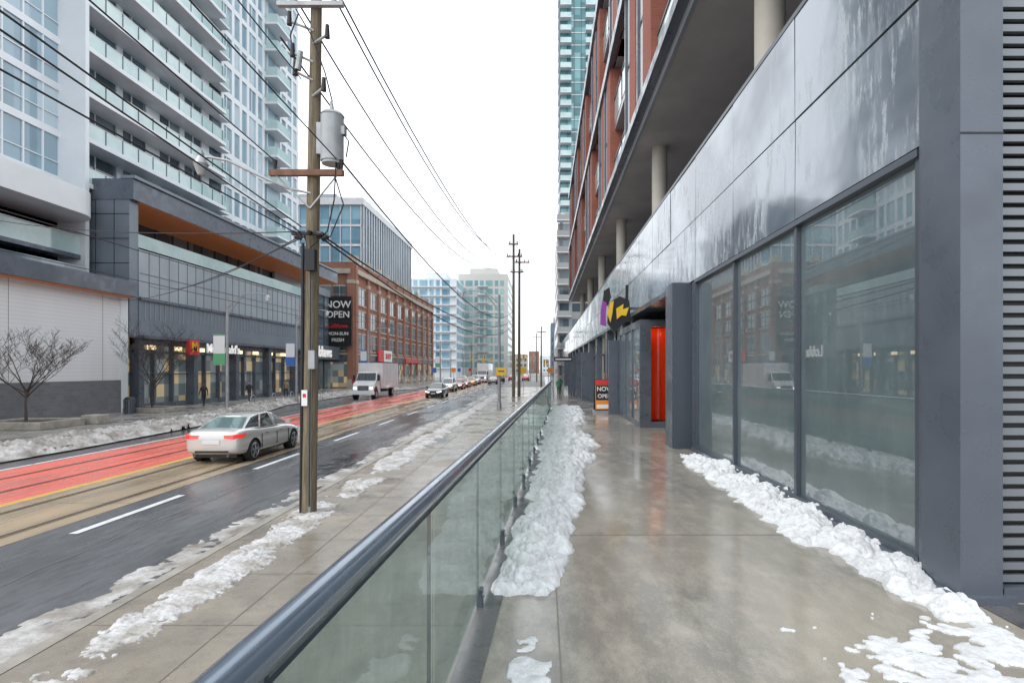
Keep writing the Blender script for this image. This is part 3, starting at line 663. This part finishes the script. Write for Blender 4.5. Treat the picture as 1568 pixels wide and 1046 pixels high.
b=MB('lamp_head',UP,[galv,trafo]); b.tube((-6.5,py-.16,6.78),(-6.5,py-.16,6.92),.14,.07,n=16,mi=0); b.tube((-6.5,py-.16,6.58),(-6.5,py-.16,6.78),.06,.13,n=16,mi=1); b.tube((-6.5,py-.16,6.92),(-6.5,py-.16,7.0),.05,n=12,mi=0); b.build(smooth=True)

def pole2(x,y,h,arms,lean=0):
    e=empty('utility_pole'); b=MB('pole_shaft',e,[woodp,woodc,black]); b.tube((x,y,0),(x+lean,y,h),.17,.12,n=12)
    for z,l,r_ in arms:
        b.box(x-l,x+r_,y-.2,y-.1,z-.07,z+.07,1)
        for q in (-l+.1,-l/2,r_/2,r_-.1): b.tube((x+q,y-.15,z+.07),(x+q,y-.15,z+.3),.05,n=6,mi=2)
    b.build()
pole2(-2.95,55,16.2,[(15.2,.5,.5),(14.0,.7,.9)]); pole2(-2.5,57,15.2,[(13.8,.4,1.1),(12.8,.9,.5)],.05)
pole2(-.35,92,10,[(9,.8,.8)]); pole2(-1.5,125,11,[(10,.8,.8)]); pole2(-19.5,150,10,[(9,.7,.7)])
WI=empty('overhead_wires'); sp=[]
for (x,z),(x2,z2),s_ in (((-4.0,10.0),(-3.3,15.3),2.2),((-3.85,9.95),(-2.5,14.2),2.1),((-4.75,10.0),(-3.6,14.1),2.4),((-5.0,9.2),(-3.4,14.0),2.5)):
    sp.append(sag((x,py-.15,z),(x2,55,z2),s_))
for (x,z),(x2,z2),s_ in (((-3.84,6.85),(-3.0,8.6),1.6),((-4.3,5.5),(-3.0,7.8),1.2),((-4.3,5.45),(-3.0,7.2),1.4)):
    sp.append(sag((x,py-.15,z),(x2,55,z2),s_))
curve('wires_ahead',WI,sp,.018,wire,2)
sp=[]
for (x,z,x2,z2,s_) in ((-5.0,10.0,-5.0,11,.9),(-4.75,10.0,-4.7,11,.9),(-4.0,10,-4.0,11,.9),(-5.1,6.85,-5.2,9.6,.25),(-3.9,6.85,-4.4,9.3,.25),(-4.6,8.4,-6.2,12,.2),(-4.6,5.6,-5.2,9.0,.2),(-4.62,5.5,-5.25,8.4,.15),(-4.65,5.45,-6.1,7.2,.25)):
    sp.append(sag((x,py-.15,z),(x2,-30,z2),s_))
curve('wires_behind',WI,sp,.011,wire,2)
sp=[sag((-4.6,py,5.55),(-20.5,20,8.4),.25),sag((-4.6,py,5.5),(-27,38,8.6),.6),sag((-4.6,py,5.45),(-26.6,34,7.2),.5),sag((-3.1,39,6.8),(-20.9,46.5,7.2),.5),
    sag((-2.95,55,7.4),(-20.9,80,7.5),.4),sag((-10.0,-20,5.9),(-11.5,170,5.9),0),sag((-13.4,-20,5.9),(-15.2,170,5.9),0)]
curve('span_wires',WI,sp,.011,wire,2)

# ---------------------------------------------------------------- street lamps
def lamp(x,y,h,dirx,banner=None,al=2.6):
    e=empty('street_lamp'); b=MB('lamp_post',e,[galv,whites,green,bluec]); b.tube((x,y,.1),(x,y,h),.12,.075,n=12); b.tube((x,y,.1),(x,y,.6),.17,.14,n=12)
    X=x+dirx*al; b.tube((X,y,h+.02),(X,y,h+.2),.18,.08,n=12,mi=0); b.tube((X,y,h-.2),(X,y,h+.02),.07,.16,n=12,mi=1)
    if banner:
        b.box(x-.9,x-.14,y-.02,y+.02,3.2,5.1,banner); b.box(x-.89,x-.15,y-.025,y+.025,3.9,5.05,1); b.box(x-.92,x,y-.015,y+.015,5.12,5.16,0); b.box(x-.92,x,y-.015,y+.015,3.14,3.18,0)
    b.build(smooth=True)
    curve('lamp_arm',e,[[(x,y,h-.7),(x+dirx*.5,y,h-.15),(x+dirx*al*.45,y,h+.25),(x+dirx*al*.8,y,h+.3),(X,y,h+.18)],[(x,y,h-1.2),(x+dirx*.4,y,h-.6),(x+dirx*1.0,y,h+.1)]],.035,galv)
lamp(-20.5,36,7.5,1,2); lamp(-20.9,47,7.6,1,3); lamp(-3.1,39,8.1,-1); lamp(-21.5,68,7.6,1,3); lamp(-17.8,96,7.6,1,2)
lamp(-20.0,120,7.6,1)
ys_=empty('street_sign'); b=MB('yellow_sign_board',ys_,[yellow,black,galv]); b.box(-3.3,-2.6,38.8,38.84,2.45,3.0,0); b.box(-3.15,-2.75,38.79,38.8,2.7,2.78,1); b.tube((-3.1,38.86,2.2),(-3.1,38.86,3.1),.03,mi=2); b.build()
ns_=empty('street_name_sign'); b=MB('sign_post',ns_,[galv,black,whites]); b.tube((.8,44,wz(44)-.05),(.8,44,4.0),.04); b.box(.85,2.3,43.97,44.0,3.5,3.85,1); b.box(.95,2.2,43.96,43.97,3.62,3.72,2); b.build()
def signal(x,y,h,arm_):
    e=empty('traffic_light'); b=MB('signal_pole',e,[galv,yellow,red,black,green]); b.tube((x,y,0),(x,y,h),.1,.08); b.tube((x,y,h-.4),(x+arm_,y,h),.06,.05)
    for q in (x+arm_,x+arm_*.4): 
        b.box(q-.22,q+.22,y-.3,y-.05,h-1.2,h+.1,1)
        for i,m_ in enumerate((2,3,4)): b.tube((q,y-.3,h-.1-.4*i),(q,y-.36,h-.1-.4*i),.14,n=12,mi=m_)
    b.build()
signal(-18.5,128,6,5); signal(-3.0,130,6.2,-4); signal(-.5,150,6,-3); signal(-19,160,6,4); signal(1.2,128,5,-1)
af=empty('sandwich_board_sign'); b=MB('board',af,[red,whites,orange,black,galv])
def tb(x0,x1,z0,z1,off,mi):
    f=lambda z:20.3-off+(z-1.3)*.16
    b.quad([(x0,f(z0),z0),(x1,f(z0),z0),(x1,f(z1),z1),(x0,f(z1),z1)],mi)
tb(1.88,2.62,1.36,2.52,0,3); tb(1.91,2.59,1.42,2.30,.008,2); tb(1.93,2.57,1.76,2.29,.014,3); tb(1.95,2.55,1.46,1.6,.016,1); tb(1.91,2.59,2.32,2.5,.008,0)
b.quad([(1.88,20.75,1.32),(2.62,20.75,1.32),(2.62,20.51,2.52),(1.88,20.51,2.52)],3)
b.box(1.84,2.66,20.15,20.85,1.3,1.38,4); b.build()
text('lettering_now',af,"NOW",(2.25,20.37,2.16),(R(81),0,0),.22,whites,.004); text('lettering_open',af,"OPEN",(2.25,20.34,1.90),(R(81),0,0),.2,whites,.004)
pj=empty('projecting_sign'); b=MB('sign_shapes',pj,[black,yellow,purple,framem])
def poly(pts,y0,y1,mi):
    n=len(pts); b.quad([(x,y0,z) for x,z in pts],mi); b.quad([(x,y1,z) for x,z in pts][::-1],mi)
    for i in range(n): (xa,za),(xb,zb)=pts[i],pts[(i+1)%n]; b.quad([(xa,y0,za),(xb,y0,zb),(xb,y1,zb),(xa,y1,za)],mi)
poly([(2.0,4.9),(2.3,5.1),(2.6,4.98),(2.66,4.35),(2.45,4.3),(2.15,4.0),(1.95,4.3)],16.8,17.0,0)
poly([(2.2,4.72),(2.42,4.86),(2.4,4.7),(2.58,4.76),(2.5,4.5),(2.36,4.52),(2.22,4.4)],16.74,16.79,1)
poly([(1.93,4.55),(2.0,4.9),(2.12,4.95),(2.08,4.6),(2.02,4.3)],16.7,16.73,1)
poly([(1.74,4.25),(1.75,4.7),(1.8,5.0),(1.93,4.9),(1.9,4.5),(1.92,4.2)],16.9,17.0,2)
poly([(1.80,4.8),(1.86,5.3),(2.02,5.4),(2.08,5.1),(1.98,4.85)],17.02,17.1,0)
poly([(2.52,4.4),(2.56,5.5),(2.64,5.5),(2.62,4.4)],17.2,17.3,0)
b.box(2.6,3.0,16.9,16.98,4.7,4.78,3); b.build()

# ---------------------------------------------------------------- bare trees, planters, bin
def tree(x,y,h,seed):
    r=random.Random(seed); e=empty('bare_tree'); sp=[]
    def br(p,d,l,rad,dep):
        n=5; pts=[(*p,rad)]; q=Vector(p); dd=Vector(d)
        for i in range(n):
            dd=(dd+Vector((r.uniform(-.18,.18),r.uniform(-.18,.18),r.uniform(-.04,.13)))).normalized(); q=q+dd*(l/n); pts.append((*q,max(.005,rad*(1-.6*(i+1)/n))))
            if dep<4 and i>=1:
                for _ in range(2):
                    a=r.uniform(0,2*math.pi); o=Vector((math.cos(a),math.sin(a),r.uniform(.15,.65))).normalized()
                    if r.random()<.58: br(q,(dd*.55+o*.75).normalized(),l*r.uniform(.42,.66),max(.006,rad*(1-.55*(i+1)/n)*.55),dep+1)
        sp.append(pts)
    br(Vector((x,y,.1)),Vector((0,0,1)),h*.34,.075,9)
    top=sp[-1][-1][:3]
    for k in range(9):
        a=k*.7+r.uniform(-.3,.3); br(Vector(top)-Vector((0,0,r.uniform(0,.6))),Vector((math.cos(a)*.9,math.sin(a)*.9,r.uniform(.45,1.1))).normalized(),h*r.uniform(.32,.44),.03,1)
    curve('trunk_and_branches',e,sp,1.0,bark,1)
tree(-24.2,26,5.6,3); tree(-25.2,35.8,6.2,14)
pb=empty('concrete_planter'); b=MB('planter_walls',pb,[curbm,bark,slush]); b.box(-25.6,-22.6,24.9,25.1,.14,.5,0); b.box(-25.6,-22.6,27.2,27.4,.14,.5,0); b.box(-25.6,-25.4,25.1,27.2,.14,.5,0); b.box(-22.8,-22.6,25.1,27.2,.14,.5,0); b.box(-25.4,-22.8,25.1,27.2,.14,.4,1); b.box(-23,-22.2,27.6,28.4,.14,.6,0); b.build(bevel=.03)
pb=empty('concrete_planter'); b=MB('planter_walls',pb,[curbm,bark]); b.box(-26.4,-23.8,34.8,35.0,.14,.45,0); b.box(-26.4,-23.8,36.8,37.0,.14,.45,0); b.box(-24.0,-23.8,35,36.8,.14,.45,0); b.box(-26.3,-24.0,35,36.8,.14,.38,1); b.build(bevel=.03)
tb_=empty('trash_bin'); b=MB('bin_body',tb_,[darkm,black,framem]); b.tube((-25.4,34.1,.14),(-25.4,34.1,1.05),.27,.3,n=20); b.tube((-25.4,34.1,1.05),(-25.4,34.1,1.18),.32,.2,n=20,mi=1)
for k in range(14): a=k*math.pi/7; b.tube((-25.4+.3*math.cos(a),34.1+.3*math.sin(a),.2),(-25.4+.33*math.cos(a),34.1+.33*math.sin(a),1.02),.015,n=5,mi=1)
b.build()
for k in range(5):
    x,y=-21.6,41+k*3.2
    e=empty('bike_rack'); curve('hoop',e,[[(x,y,.14),(x,y,.8),(x,y+.15,.95),(x,y+.45,.95),(x,y+.6,.8),(x,y+.6,.14)]],.03,galv)

# ---------------------------------------------------------------- people
def person(x,y,z,rz,coat,legs,hair,h=1.72):
    e=empty('pedestrian',(x,y,z),rz)
    V=[];E=[];Rr=[]
    def add(p,r_,par=None):
        V.append(p); Rr.append(r_); 
        if par is not None: E.append((par,len(V)-1))
        return len(V)-1
    pel=add((0,0,.94),.15); wa=add((0,0,1.12),.14,pel); ch=add((0,.01,1.34),.17,wa); nk=add((0,.01,1.5),.065,ch); hd=add((0,.03,1.6),.09,nk); ht=add((0,.03,1.69),.085,hd)
    for s_ in (-1,1):
        hp=add((s_*.1,0,.88),.105,pel); kn=add((s_*.1,.12*s_+.04,.5),.07,hp); an=add((s_*.1,.2*s_-.04,.09),.045,kn); add((s_*.11,.2*s_+.12,.045),.04,an)
        sh=add((s_*.19,0,1.42),.075,ch); el=add((s_*.25,-.06*s_,1.14),.055,sh); wr=add((s_*.25,-.13*s_+.06,.90),.035,el); hn=add((s_*.25,-.13*s_+.08,.84),.035,wr)
        for i in range(4): f1=add((s_*.25,-.13*s_+.05+.02*i,.79),.009,hn); add((s_*.245,-.13*s_+.06+.02*i,.755-.004*abs(i-1.5)),.008,f1)
        f1=add((s_*.235,-.13*s_+.12,.83),.01,hn); add((s_*.23,-.13*s_+.13,.795),.009,f1)
    me=D.meshes.new('body'); me.from_pydata(V,E,[]); o=D.objects.new('body',me); link(o)
    m=o.modifiers.new('s','SKIN'); me.skin_vertices[0].data[0].use_root=True
    for i,r_ in enumerate(Rr): me.skin_vertices[0].data[i].radius=(r_,r_*.85)
    o.modifiers.new('ss','SUBSURF').levels=1
    dg=C.evaluated_depsgraph_get(); me2=D.meshes.new_from_object(o.evaluated_get(dg)); D.objects.remove(o)
    me2.materials.clear()
    for mm in (coat,legs,skin,hair,black): me2.materials.append(mm)
    for p in me2.polygons:
        c=p.center; p.use_smooth=True
        if c.z>1.53: p.material_index=3 if (c.z>1.66 or c.y<.0) else 2
        elif c.z<.1: p.material_index=4
        elif abs(c.x)>.19 and c.z<.87: p.material_index=2
        elif c.z<.84: p.material_index=1
        else: p.material_index=0
    o=D.objects.new('body',me2); link(o,e); o.scale=(h/1.76,)*3
    f=MB('face',e,[skin,black]); k=h/1.76
    f.box(-.012*k,.012*k,.11*k,.14*k,1.59*k,1.63*k,0); f.box(-.04*k,-.02*k,.108*k,.118*k,1.63*k,1.642*k,1); f.box(.02*k,.04*k,.108*k,.118*k,1.63*k,1.642*k,1); f.box(-.025*k,.025*k,.105*k,.115*k,1.56*k,1.567*k,1); f.build()
cg=mat('green_coat',(.04,.22,.1),.8); cb=mat('black_coat',(.02,.02,.025),.8); cj=mat('jeans',(.05,.07,.12),.85); ct=mat('tan_coat',(.3,.2,.12),.8); hr=mat('hair',(.03,.02,.015),.7); cred=mat('red_coat',(.4,.04,.04),.8)
person(1.45,52,wz(52),R(180),cg,cb,hr); person(-25.2,41.2,.14,R(60),cb,cb,hr); person(-24.8,46.8,.14,R(-120),cb,cj,hr,1.68); person(-25.5,55,.14,R(20),ct,cb,hr); person(2.0,66,wz(66),0,cb,cj,hr); person(-24.6,72,.14,R(0),cred,cb,hr)

# ---------------------------------------------------------------- vehicles
def car(name,x,y,rz,pc,kind='sedan',lit=False,metal=.6,z=0,ext=None):
    e=empty(name,(x,y,z),rz); L=4.65 if kind=='sedan' else 4.75
    paint=mat('car_paint',pc,.25,metal,coat=1)
    st=[(0.0,.66,.42,.86),(.06,.80,.32,.99),(.25,.87,.25,1.06),(.6,.90,.22,1.07),(1.1,.91,.20,1.04),(2.3,.915,.19,.99),(3.3,.91,.20,.965),(3.8,.90,.22,.90),(4.25,.86,.22,.82),(4.55,.76,.25,.70),(4.65,.62,.33,.60)]
    if kind!='sedan': st=[(a,b_,c_+.08,d_+.14) for a,b_,c_,d_ in st]; 
    V=[];Fc=[]
    for (s_,w_,zb,zt) in st:
        h_=zt-zb; half=[(0,zb),(w_*.8,zb),(w_*.97,zb+.09),(w_,zb+.38*h_),(w_*.985,zb+.66*h_),(w_*.965,zb+.78*h_),(w_*.90,zt-.04),(w_*.72,zt),(0,zt+.015)]
        ring=half+[(-a,b_) for a,b_ in half[1:-1]][::-1]
        V+=[(a,s_-L/2,b_) for a,b_ in ring]
    n=16
    for i in range(len(st)-1):
        for j in range(n): k=(j+1)%n; Fc.append((i*n+j,i*n+k,(i+1)*n+k,(i+1)*n+j))
    Fc.append(tuple(range(n))); Fc.append(tuple((len(st)-1)*n+j for j in range(n))[::-1])
    me=D.meshes.new('body'); me.from_pydata(V,[],Fc); bm=bmesh.new(); bm.from_mesh(me); bmesh.ops.recalc_face_normals(bm,faces=bm.faces); bm.to_mesh(me); bm.free()
    me.materials.append(paint); me.materials.append(black); o=D.objects.new('body',me); link(o); o.modifiers.new('s','SUBSURF').levels=2
    cut=MB('cut',None,[black]); WR=.335 if kind=='sedan' else .37
    for wy in (.85-L/2,3.68-L/2):
        for s_ in (-1,1): cut.tube((s_*.64,wy,WR),(s_*1.1,wy,WR),WR+.055,n=28)
    co_=cut.build(); bo=o.modifiers.new('b','BOOLEAN'); bo.object=co_; bo.operation='DIFFERENCE'; bo.solver='EXACT'
    dg=C.evaluated_depsgraph_get(); me2=D.meshes.new_from_object(o.evaluated_get(dg)); D.objects.remove(o); D.objects.remove(co_)
    for p in me2.polygons: p.use_smooth=True
    try: me2.set_sharp_from_angle(angle=R(40))
    except Exception: pass
    link(D.objects.new('body',me2),e)
    if kind=='sedan':
        bot=[(.72,.50,1.045),(.815,1.30,1.0),(.815,2.35,.97),(.72,3.50,.93)]; top=[(.53,1.22,1.36),(.57,1.75,1.43),(.57,2.3,1.44),(.55,2.62,1.40)]
    else:
        bot=[(.74,.12,1.15),(.81,1.2,1.14),(.81,2.3,1.12),(.72,3.5,1.07)]; top=[(.58,.35,1.66),(.60,1.2,1.72),(.60,2.1,1.72),(.58,2.65,1.66)]
    cb_=MB('cabin',e,[paint]); gl_=MB('windows',e,[cglass,cglass2])
    P=lambda s_,a:Vector((s_*a[0],a[1]-L/2,a[2]))
    def gq(pts,ins=.06,mi=0):
        c_=sum(pts,Vector())/4; nrm=(pts[1]-pts[0]).cross(pts[3]-pts[0]).normalized()
        if nrm.dot(c_-Vector((0,0,.9)))<0: nrm=-nrm
        q=[]
        for p in pts: d_=(c_-p); q.append(p+d_.normalized()*min(ins,d_.length*.3)+nrm*.008)
        gl_.quad(q,mi)
    for s_ in (-1,1):
        for i in range(3):
            q=[P(s_,bot[i]),P(s_,bot[i+1]),P(s_,top[i+1]),P(s_,top[i])]; cb_.quad(q); gq(q,.055)
            cb_.quad([P(s_,top[i]),P(s_,top[i+1]),Vector((0,top[i+1][1]-L/2,top[i+1][2]+.03)),Vector((0,top[i][1]-L/2,top[i][2]+.03))])
    for i,mi in ((0,1),(3,0)):
        q=[P(-1,bot[i]),P(1,bot[i]),P(1,top[i]),P(-1,top[i])]; cb_.quad(q); cb_.quad([P(-1,top[i]),P(1,top[i]),Vector((0,top[i][1]-L/2,top[i][2]+.03))]); gq(q,.07,mi)
    ob=cb_.build(smooth=True); 
    bmm=bmesh.new(); bmm.from_mesh(ob.data); bmesh.ops.remove_doubles(bmm,verts=bmm.verts,dist=.001); bmesh.ops.recalc_face_normals(bmm,faces=bmm.faces); bmm.to_mesh(ob.data); bmm.free()
    bv=ob.modifiers.new('b','BEVEL'); bv.width=.03; bv.segments=3; bv.limit_method='ANGLE'; bv.angle_limit=R(20)
    gl_.build()
    wh=MB('wheels',e,[rubber,rim,black])
    for wy in (.85-L/2,3.68-L/2):
        for s_ in (-1,1):
            wh.tube((s_*.69,wy,WR),(s_*.88,wy,WR),WR,n=28,mi=0); wh.tube((s_*.86,wy,WR),(s_*.895,wy,WR),WR-.02,WR-.05,n=28,mi=0)
            wh.tube((s_*.88,wy,WR),(s_*.897,wy,WR),WR*.70,n=24,mi=2); wh.tube((s_*.645,wy,WR),(s_*.652,wy,WR),WR+.05,n=24,mi=2)
            for k in range(5):
                a=k*2*math.pi/5+.3
                for da in (-.14,.14): wh.tube((s_*.905,wy+.03*math.cos(a),WR+.03*math.sin(a)),(s_*.9,wy+WR*.7*math.cos(a+da),WR+WR*.7*math.sin(a+da)),.026,.016,n=6,mi=1)
            wh.tube((s_*.89,wy,WR),(s_*.912,wy,WR),.05,n=12,mi=1)
            for a in range(24):
                t0=a*math.pi/12;t1=t0+math.pi/12; wh.tube((s_*.9,wy+WR*.7*math.cos(t0),WR+WR*.7*math.sin(t0)),(s_*.9,wy+WR*.7*math.cos(t1),WR+WR*.7*math.sin(t1)),.012,n=5,mi=1)
    wh.build(smooth=True)
    d=MB('trim',e,[black,tail,headon if lit else headl,plate,paint,framem]); uz=0 if kind=='sedan' else .13
    for s_ in (-1,1):
        d.quad([(s_*.36,.018-L/2+.0,.885+uz),(s_*.66,.0-L/2+.015,.90+uz),(s_*.66,-L/2+.0,.77+uz),(s_*.40,-L/2+.0,.79+uz)],1)
        d.quad([(s_*.66,-L/2+.012,.90+uz),(s_*.845,.13-L/2,.92+uz),(s_*.85,.13-L/2,.80+uz),(s_*.66,-L/2-.002,.77+uz)],1)
        d.quad([(s_*.847,.13-L/2,.92+uz),(s_*.895,.34-L/2,.93+uz),(s_*.9,.30-L/2,.86+uz),(s_*.852,.13-L/2,.80+uz)],1)
        d.quad([(s_*.36,L/2+.005,.64+uz),(s_*.62,L/2-.02,.66+uz),(s_*.62,L/2+.002,.55+uz),(s_*.38,L/2+.01,.54+uz)],2)
        d.quad([(s_*.62,L/2-.02,.66+uz),(s_*.80,L/2-.2,.72+uz),(s_*.815,L/2-.16,.62+uz),(s_*.62,L/2+.002,.55+uz)],2)
        d.box(s_*.84,s_*1.02,3.05-L/2,3.17-L/2,.98+uz,1.1+uz,4)
        for yy in (1.28,2.32,3.2): d.box(s_*.895,s_*.921,yy-L/2,yy-L/2+.012,.35,.80+uz,0)
        for yy in (1.55,2.55): d.box(s_*.90,s_*.925,yy-L/2,yy-L/2+.16,.80+uz,.825+uz,5)
        d.tube((s_*.5,-L/2+.1,.27),(s_*.5,-L/2-.0,.27),.04,n=12,mi=5)
    d.box(-.5,.5,-L/2+.012,-L/2+.03,.36,.42,0); d.box(-.26,.26,-L/2-.015,-L/2+.0,.62,.73,3); d.box(-.2,.2,L/2-.0,L/2+.02,.42,.52,3)
    d.box(-.3,.3,L/2-.0,L/2+.012,.54+uz,.66+uz,0); d.box(-.55,.55,L/2-.03,L/2-.005,.3,.42,0)
    d.box(-.62,.62,-L/2+.3,L/2-.3,.17,.3,0)
    if ext=='taxi': d.box(-.2,.2,.0,.15,1.46,1.6,3)
    d.build(bevel=.004)
    return e
car('silver_sedan',rx(-9.85,18.9),19.1,R(.7),(.62,.61,.585),metal=.4)
Y_=R(180.7)
car('black_sedan',-11.0,57.5,Y_,(.015,.015,.018),lit=True)
car('silver_suv',-12.3,72,Y_,(.55,.56,.57),'suv',lit=True)
car('red_car',-12.3,80,Y_,(.5,.03,.03),lit=True); car('red_car',-12.6,88,Y_,(.5,.04,.04),lit=True); car('taxi_cab',-12.7,97,Y_,(.85,.35,.02),metal=.1,ext='taxi'); car('white_car',-12.9,105,Y_,(.75,.75,.76),'suv',metal=.1)
car('gray_car',-13.4,138,Y_,(.2,.21,.22)); car('red_car',-4.3,135,R(.7),(.45,.03,.03),metal=.2); car('dark_suv',-9.6,125,R(.7),(.03,.03,.04),'suv'); car('gray_car',-9.9,110,R(.7),(.3,.3,.32)); car('white_car',-17.4,120,Y_,(.7,.7,.7)); car('black_sedan',-5.5,165,R(0),(.03,.03,.03)); car('red_car',-8.2,145,R(.7),(.4,.03,.03))
def truck(name,x,y,rz,L=8.2,bh=3.5):
    e=empty(name,(x,y,0),rz); wp=mat('truck_white',(.74,.75,.76),.3,coat=.6,col2=(.62,.63,.64),ns=1)
    b=MB('cargo_box',e,[wp,galv,black]); b.box(-1.22,1.22,0,-L+2.2,1.0,bh,0)
    for k in range(5): 
        for s_ in(-1,1): b.box(s_*1.22,s_*1.225,-k*1.3-.05,-k*1.3-.1,1.05,bh-.05,1)
    b.box(-.5,.5,2.3,-L+2.3,.55,.75,2); b.box(-1.23,1.23,.0,-L+2.2,.93,.998,1); b.build(bevel=.03)
    prof=[(.1,.55),(.1,2.55),(.35,2.65),(1.05,2.6),(1.55,1.72),(2.25,1.52),(2.42,1.3),(2.45,.6)]
    c=MB('cab',e,[wp]); 
    wd=lambda z:1.02-.1*max(0,z-1.6)
    for i in range(len(prof)):
        (a,z1),(b2,z2)=prof[i],prof[(i+1)%len(prof)]; c.quad([(-wd(z1),a,z1),(wd(z1),a,z1),(wd(z2),b2,z2),(-wd(z2),b2,z2)])
    for s_ in(-1,1): c.quad([(s_*wd(z),a,z) for a,z in prof])
    ob=c.build(); bmm=bmesh.new(); bmm.from_mesh(ob.data); bmesh.ops.remove_doubles(bmm,verts=bmm.verts,dist=.001); bmesh.ops.recalc_face_normals(bmm,faces=bmm.faces); bmm.to_mesh(ob.data); bmm.free()
    bv=ob.modifiers.new('b','BEVEL'); bv.width=.05; bv.segments=3
    d=MB('cab_details',e,[cglass,black,headon,galv,rubber,rim,orange,plate])
    d.quad([(-.85,1.13,2.50),(.85,1.13,2.50),(.93,1.54,1.79),(-.93,1.54,1.79)],0)
    for s_ in(-1,1):
        d.quad([(s_*.965,.35,2.4),(s_*.965,1.0,2.4),(s_*1.025,1.4,1.75),(s_*1.03,.35,1.75)],0)
        d.box(s_*1.03,s_*1.05,.3,.32,.7,1.7,1); d.box(s_*.62,s_*.92,2.44,2.47,.95,1.15,2); d.box(s_*1.1,s_*1.3,1.35,1.42,1.75,2.3,1); d.tube((s_*1,1.35,1.8),(s_*1.2,1.38,1.85),.02,mi=1)
        for wy in (1.75,-L+3.9):
            d.tube((s_*.72,wy,.48),(s_*1.08,wy,.48),.48,n=24,mi=4); d.tube((s_*1.08,wy,.48),(s_*1.09,wy,.48),.27,n=18,mi=5)
        d.tube((s_*.8,1.75,.62),(s_*1.06,1.75,.62),.6,n=24,mi=1)
    d.box(-.5,.5,2.44,2.475,.85,1.3,1)
    for k in range(5): d.box(-.48,.48,2.475,2.485,.9+k*.08,.93+k*.08,3)
    d.box(-1.08,1.08,2.35,2.55,.45,.72,7)
    for k in range(5): d.box(-.6+k*.28,-.5+k*.28,.6,.7,2.66,2.7,6)
    d.build(bevel=.008)
truck('box_truck',-17.2,55.3,Y_)
truck('trailer_truck',-12.9,118,Y_,14,4.1)
for (x,y,m_) in ((-17.3,88,bluec),(-16.8,104,orange),(-2.6,72,yellow),(1.0,80,orange),(-18.5,140,red),(-3.9,100,orange),(-17.0,112,bluec)):
    e=empty('road_sign'); b=MB('sign',e,[galv,m_]); b.tube((x,y,0),(x,y,3.1),.035); b.box(x-.35,x+.35,y-.05,y-.03,2.3,3.1,1); b.build()
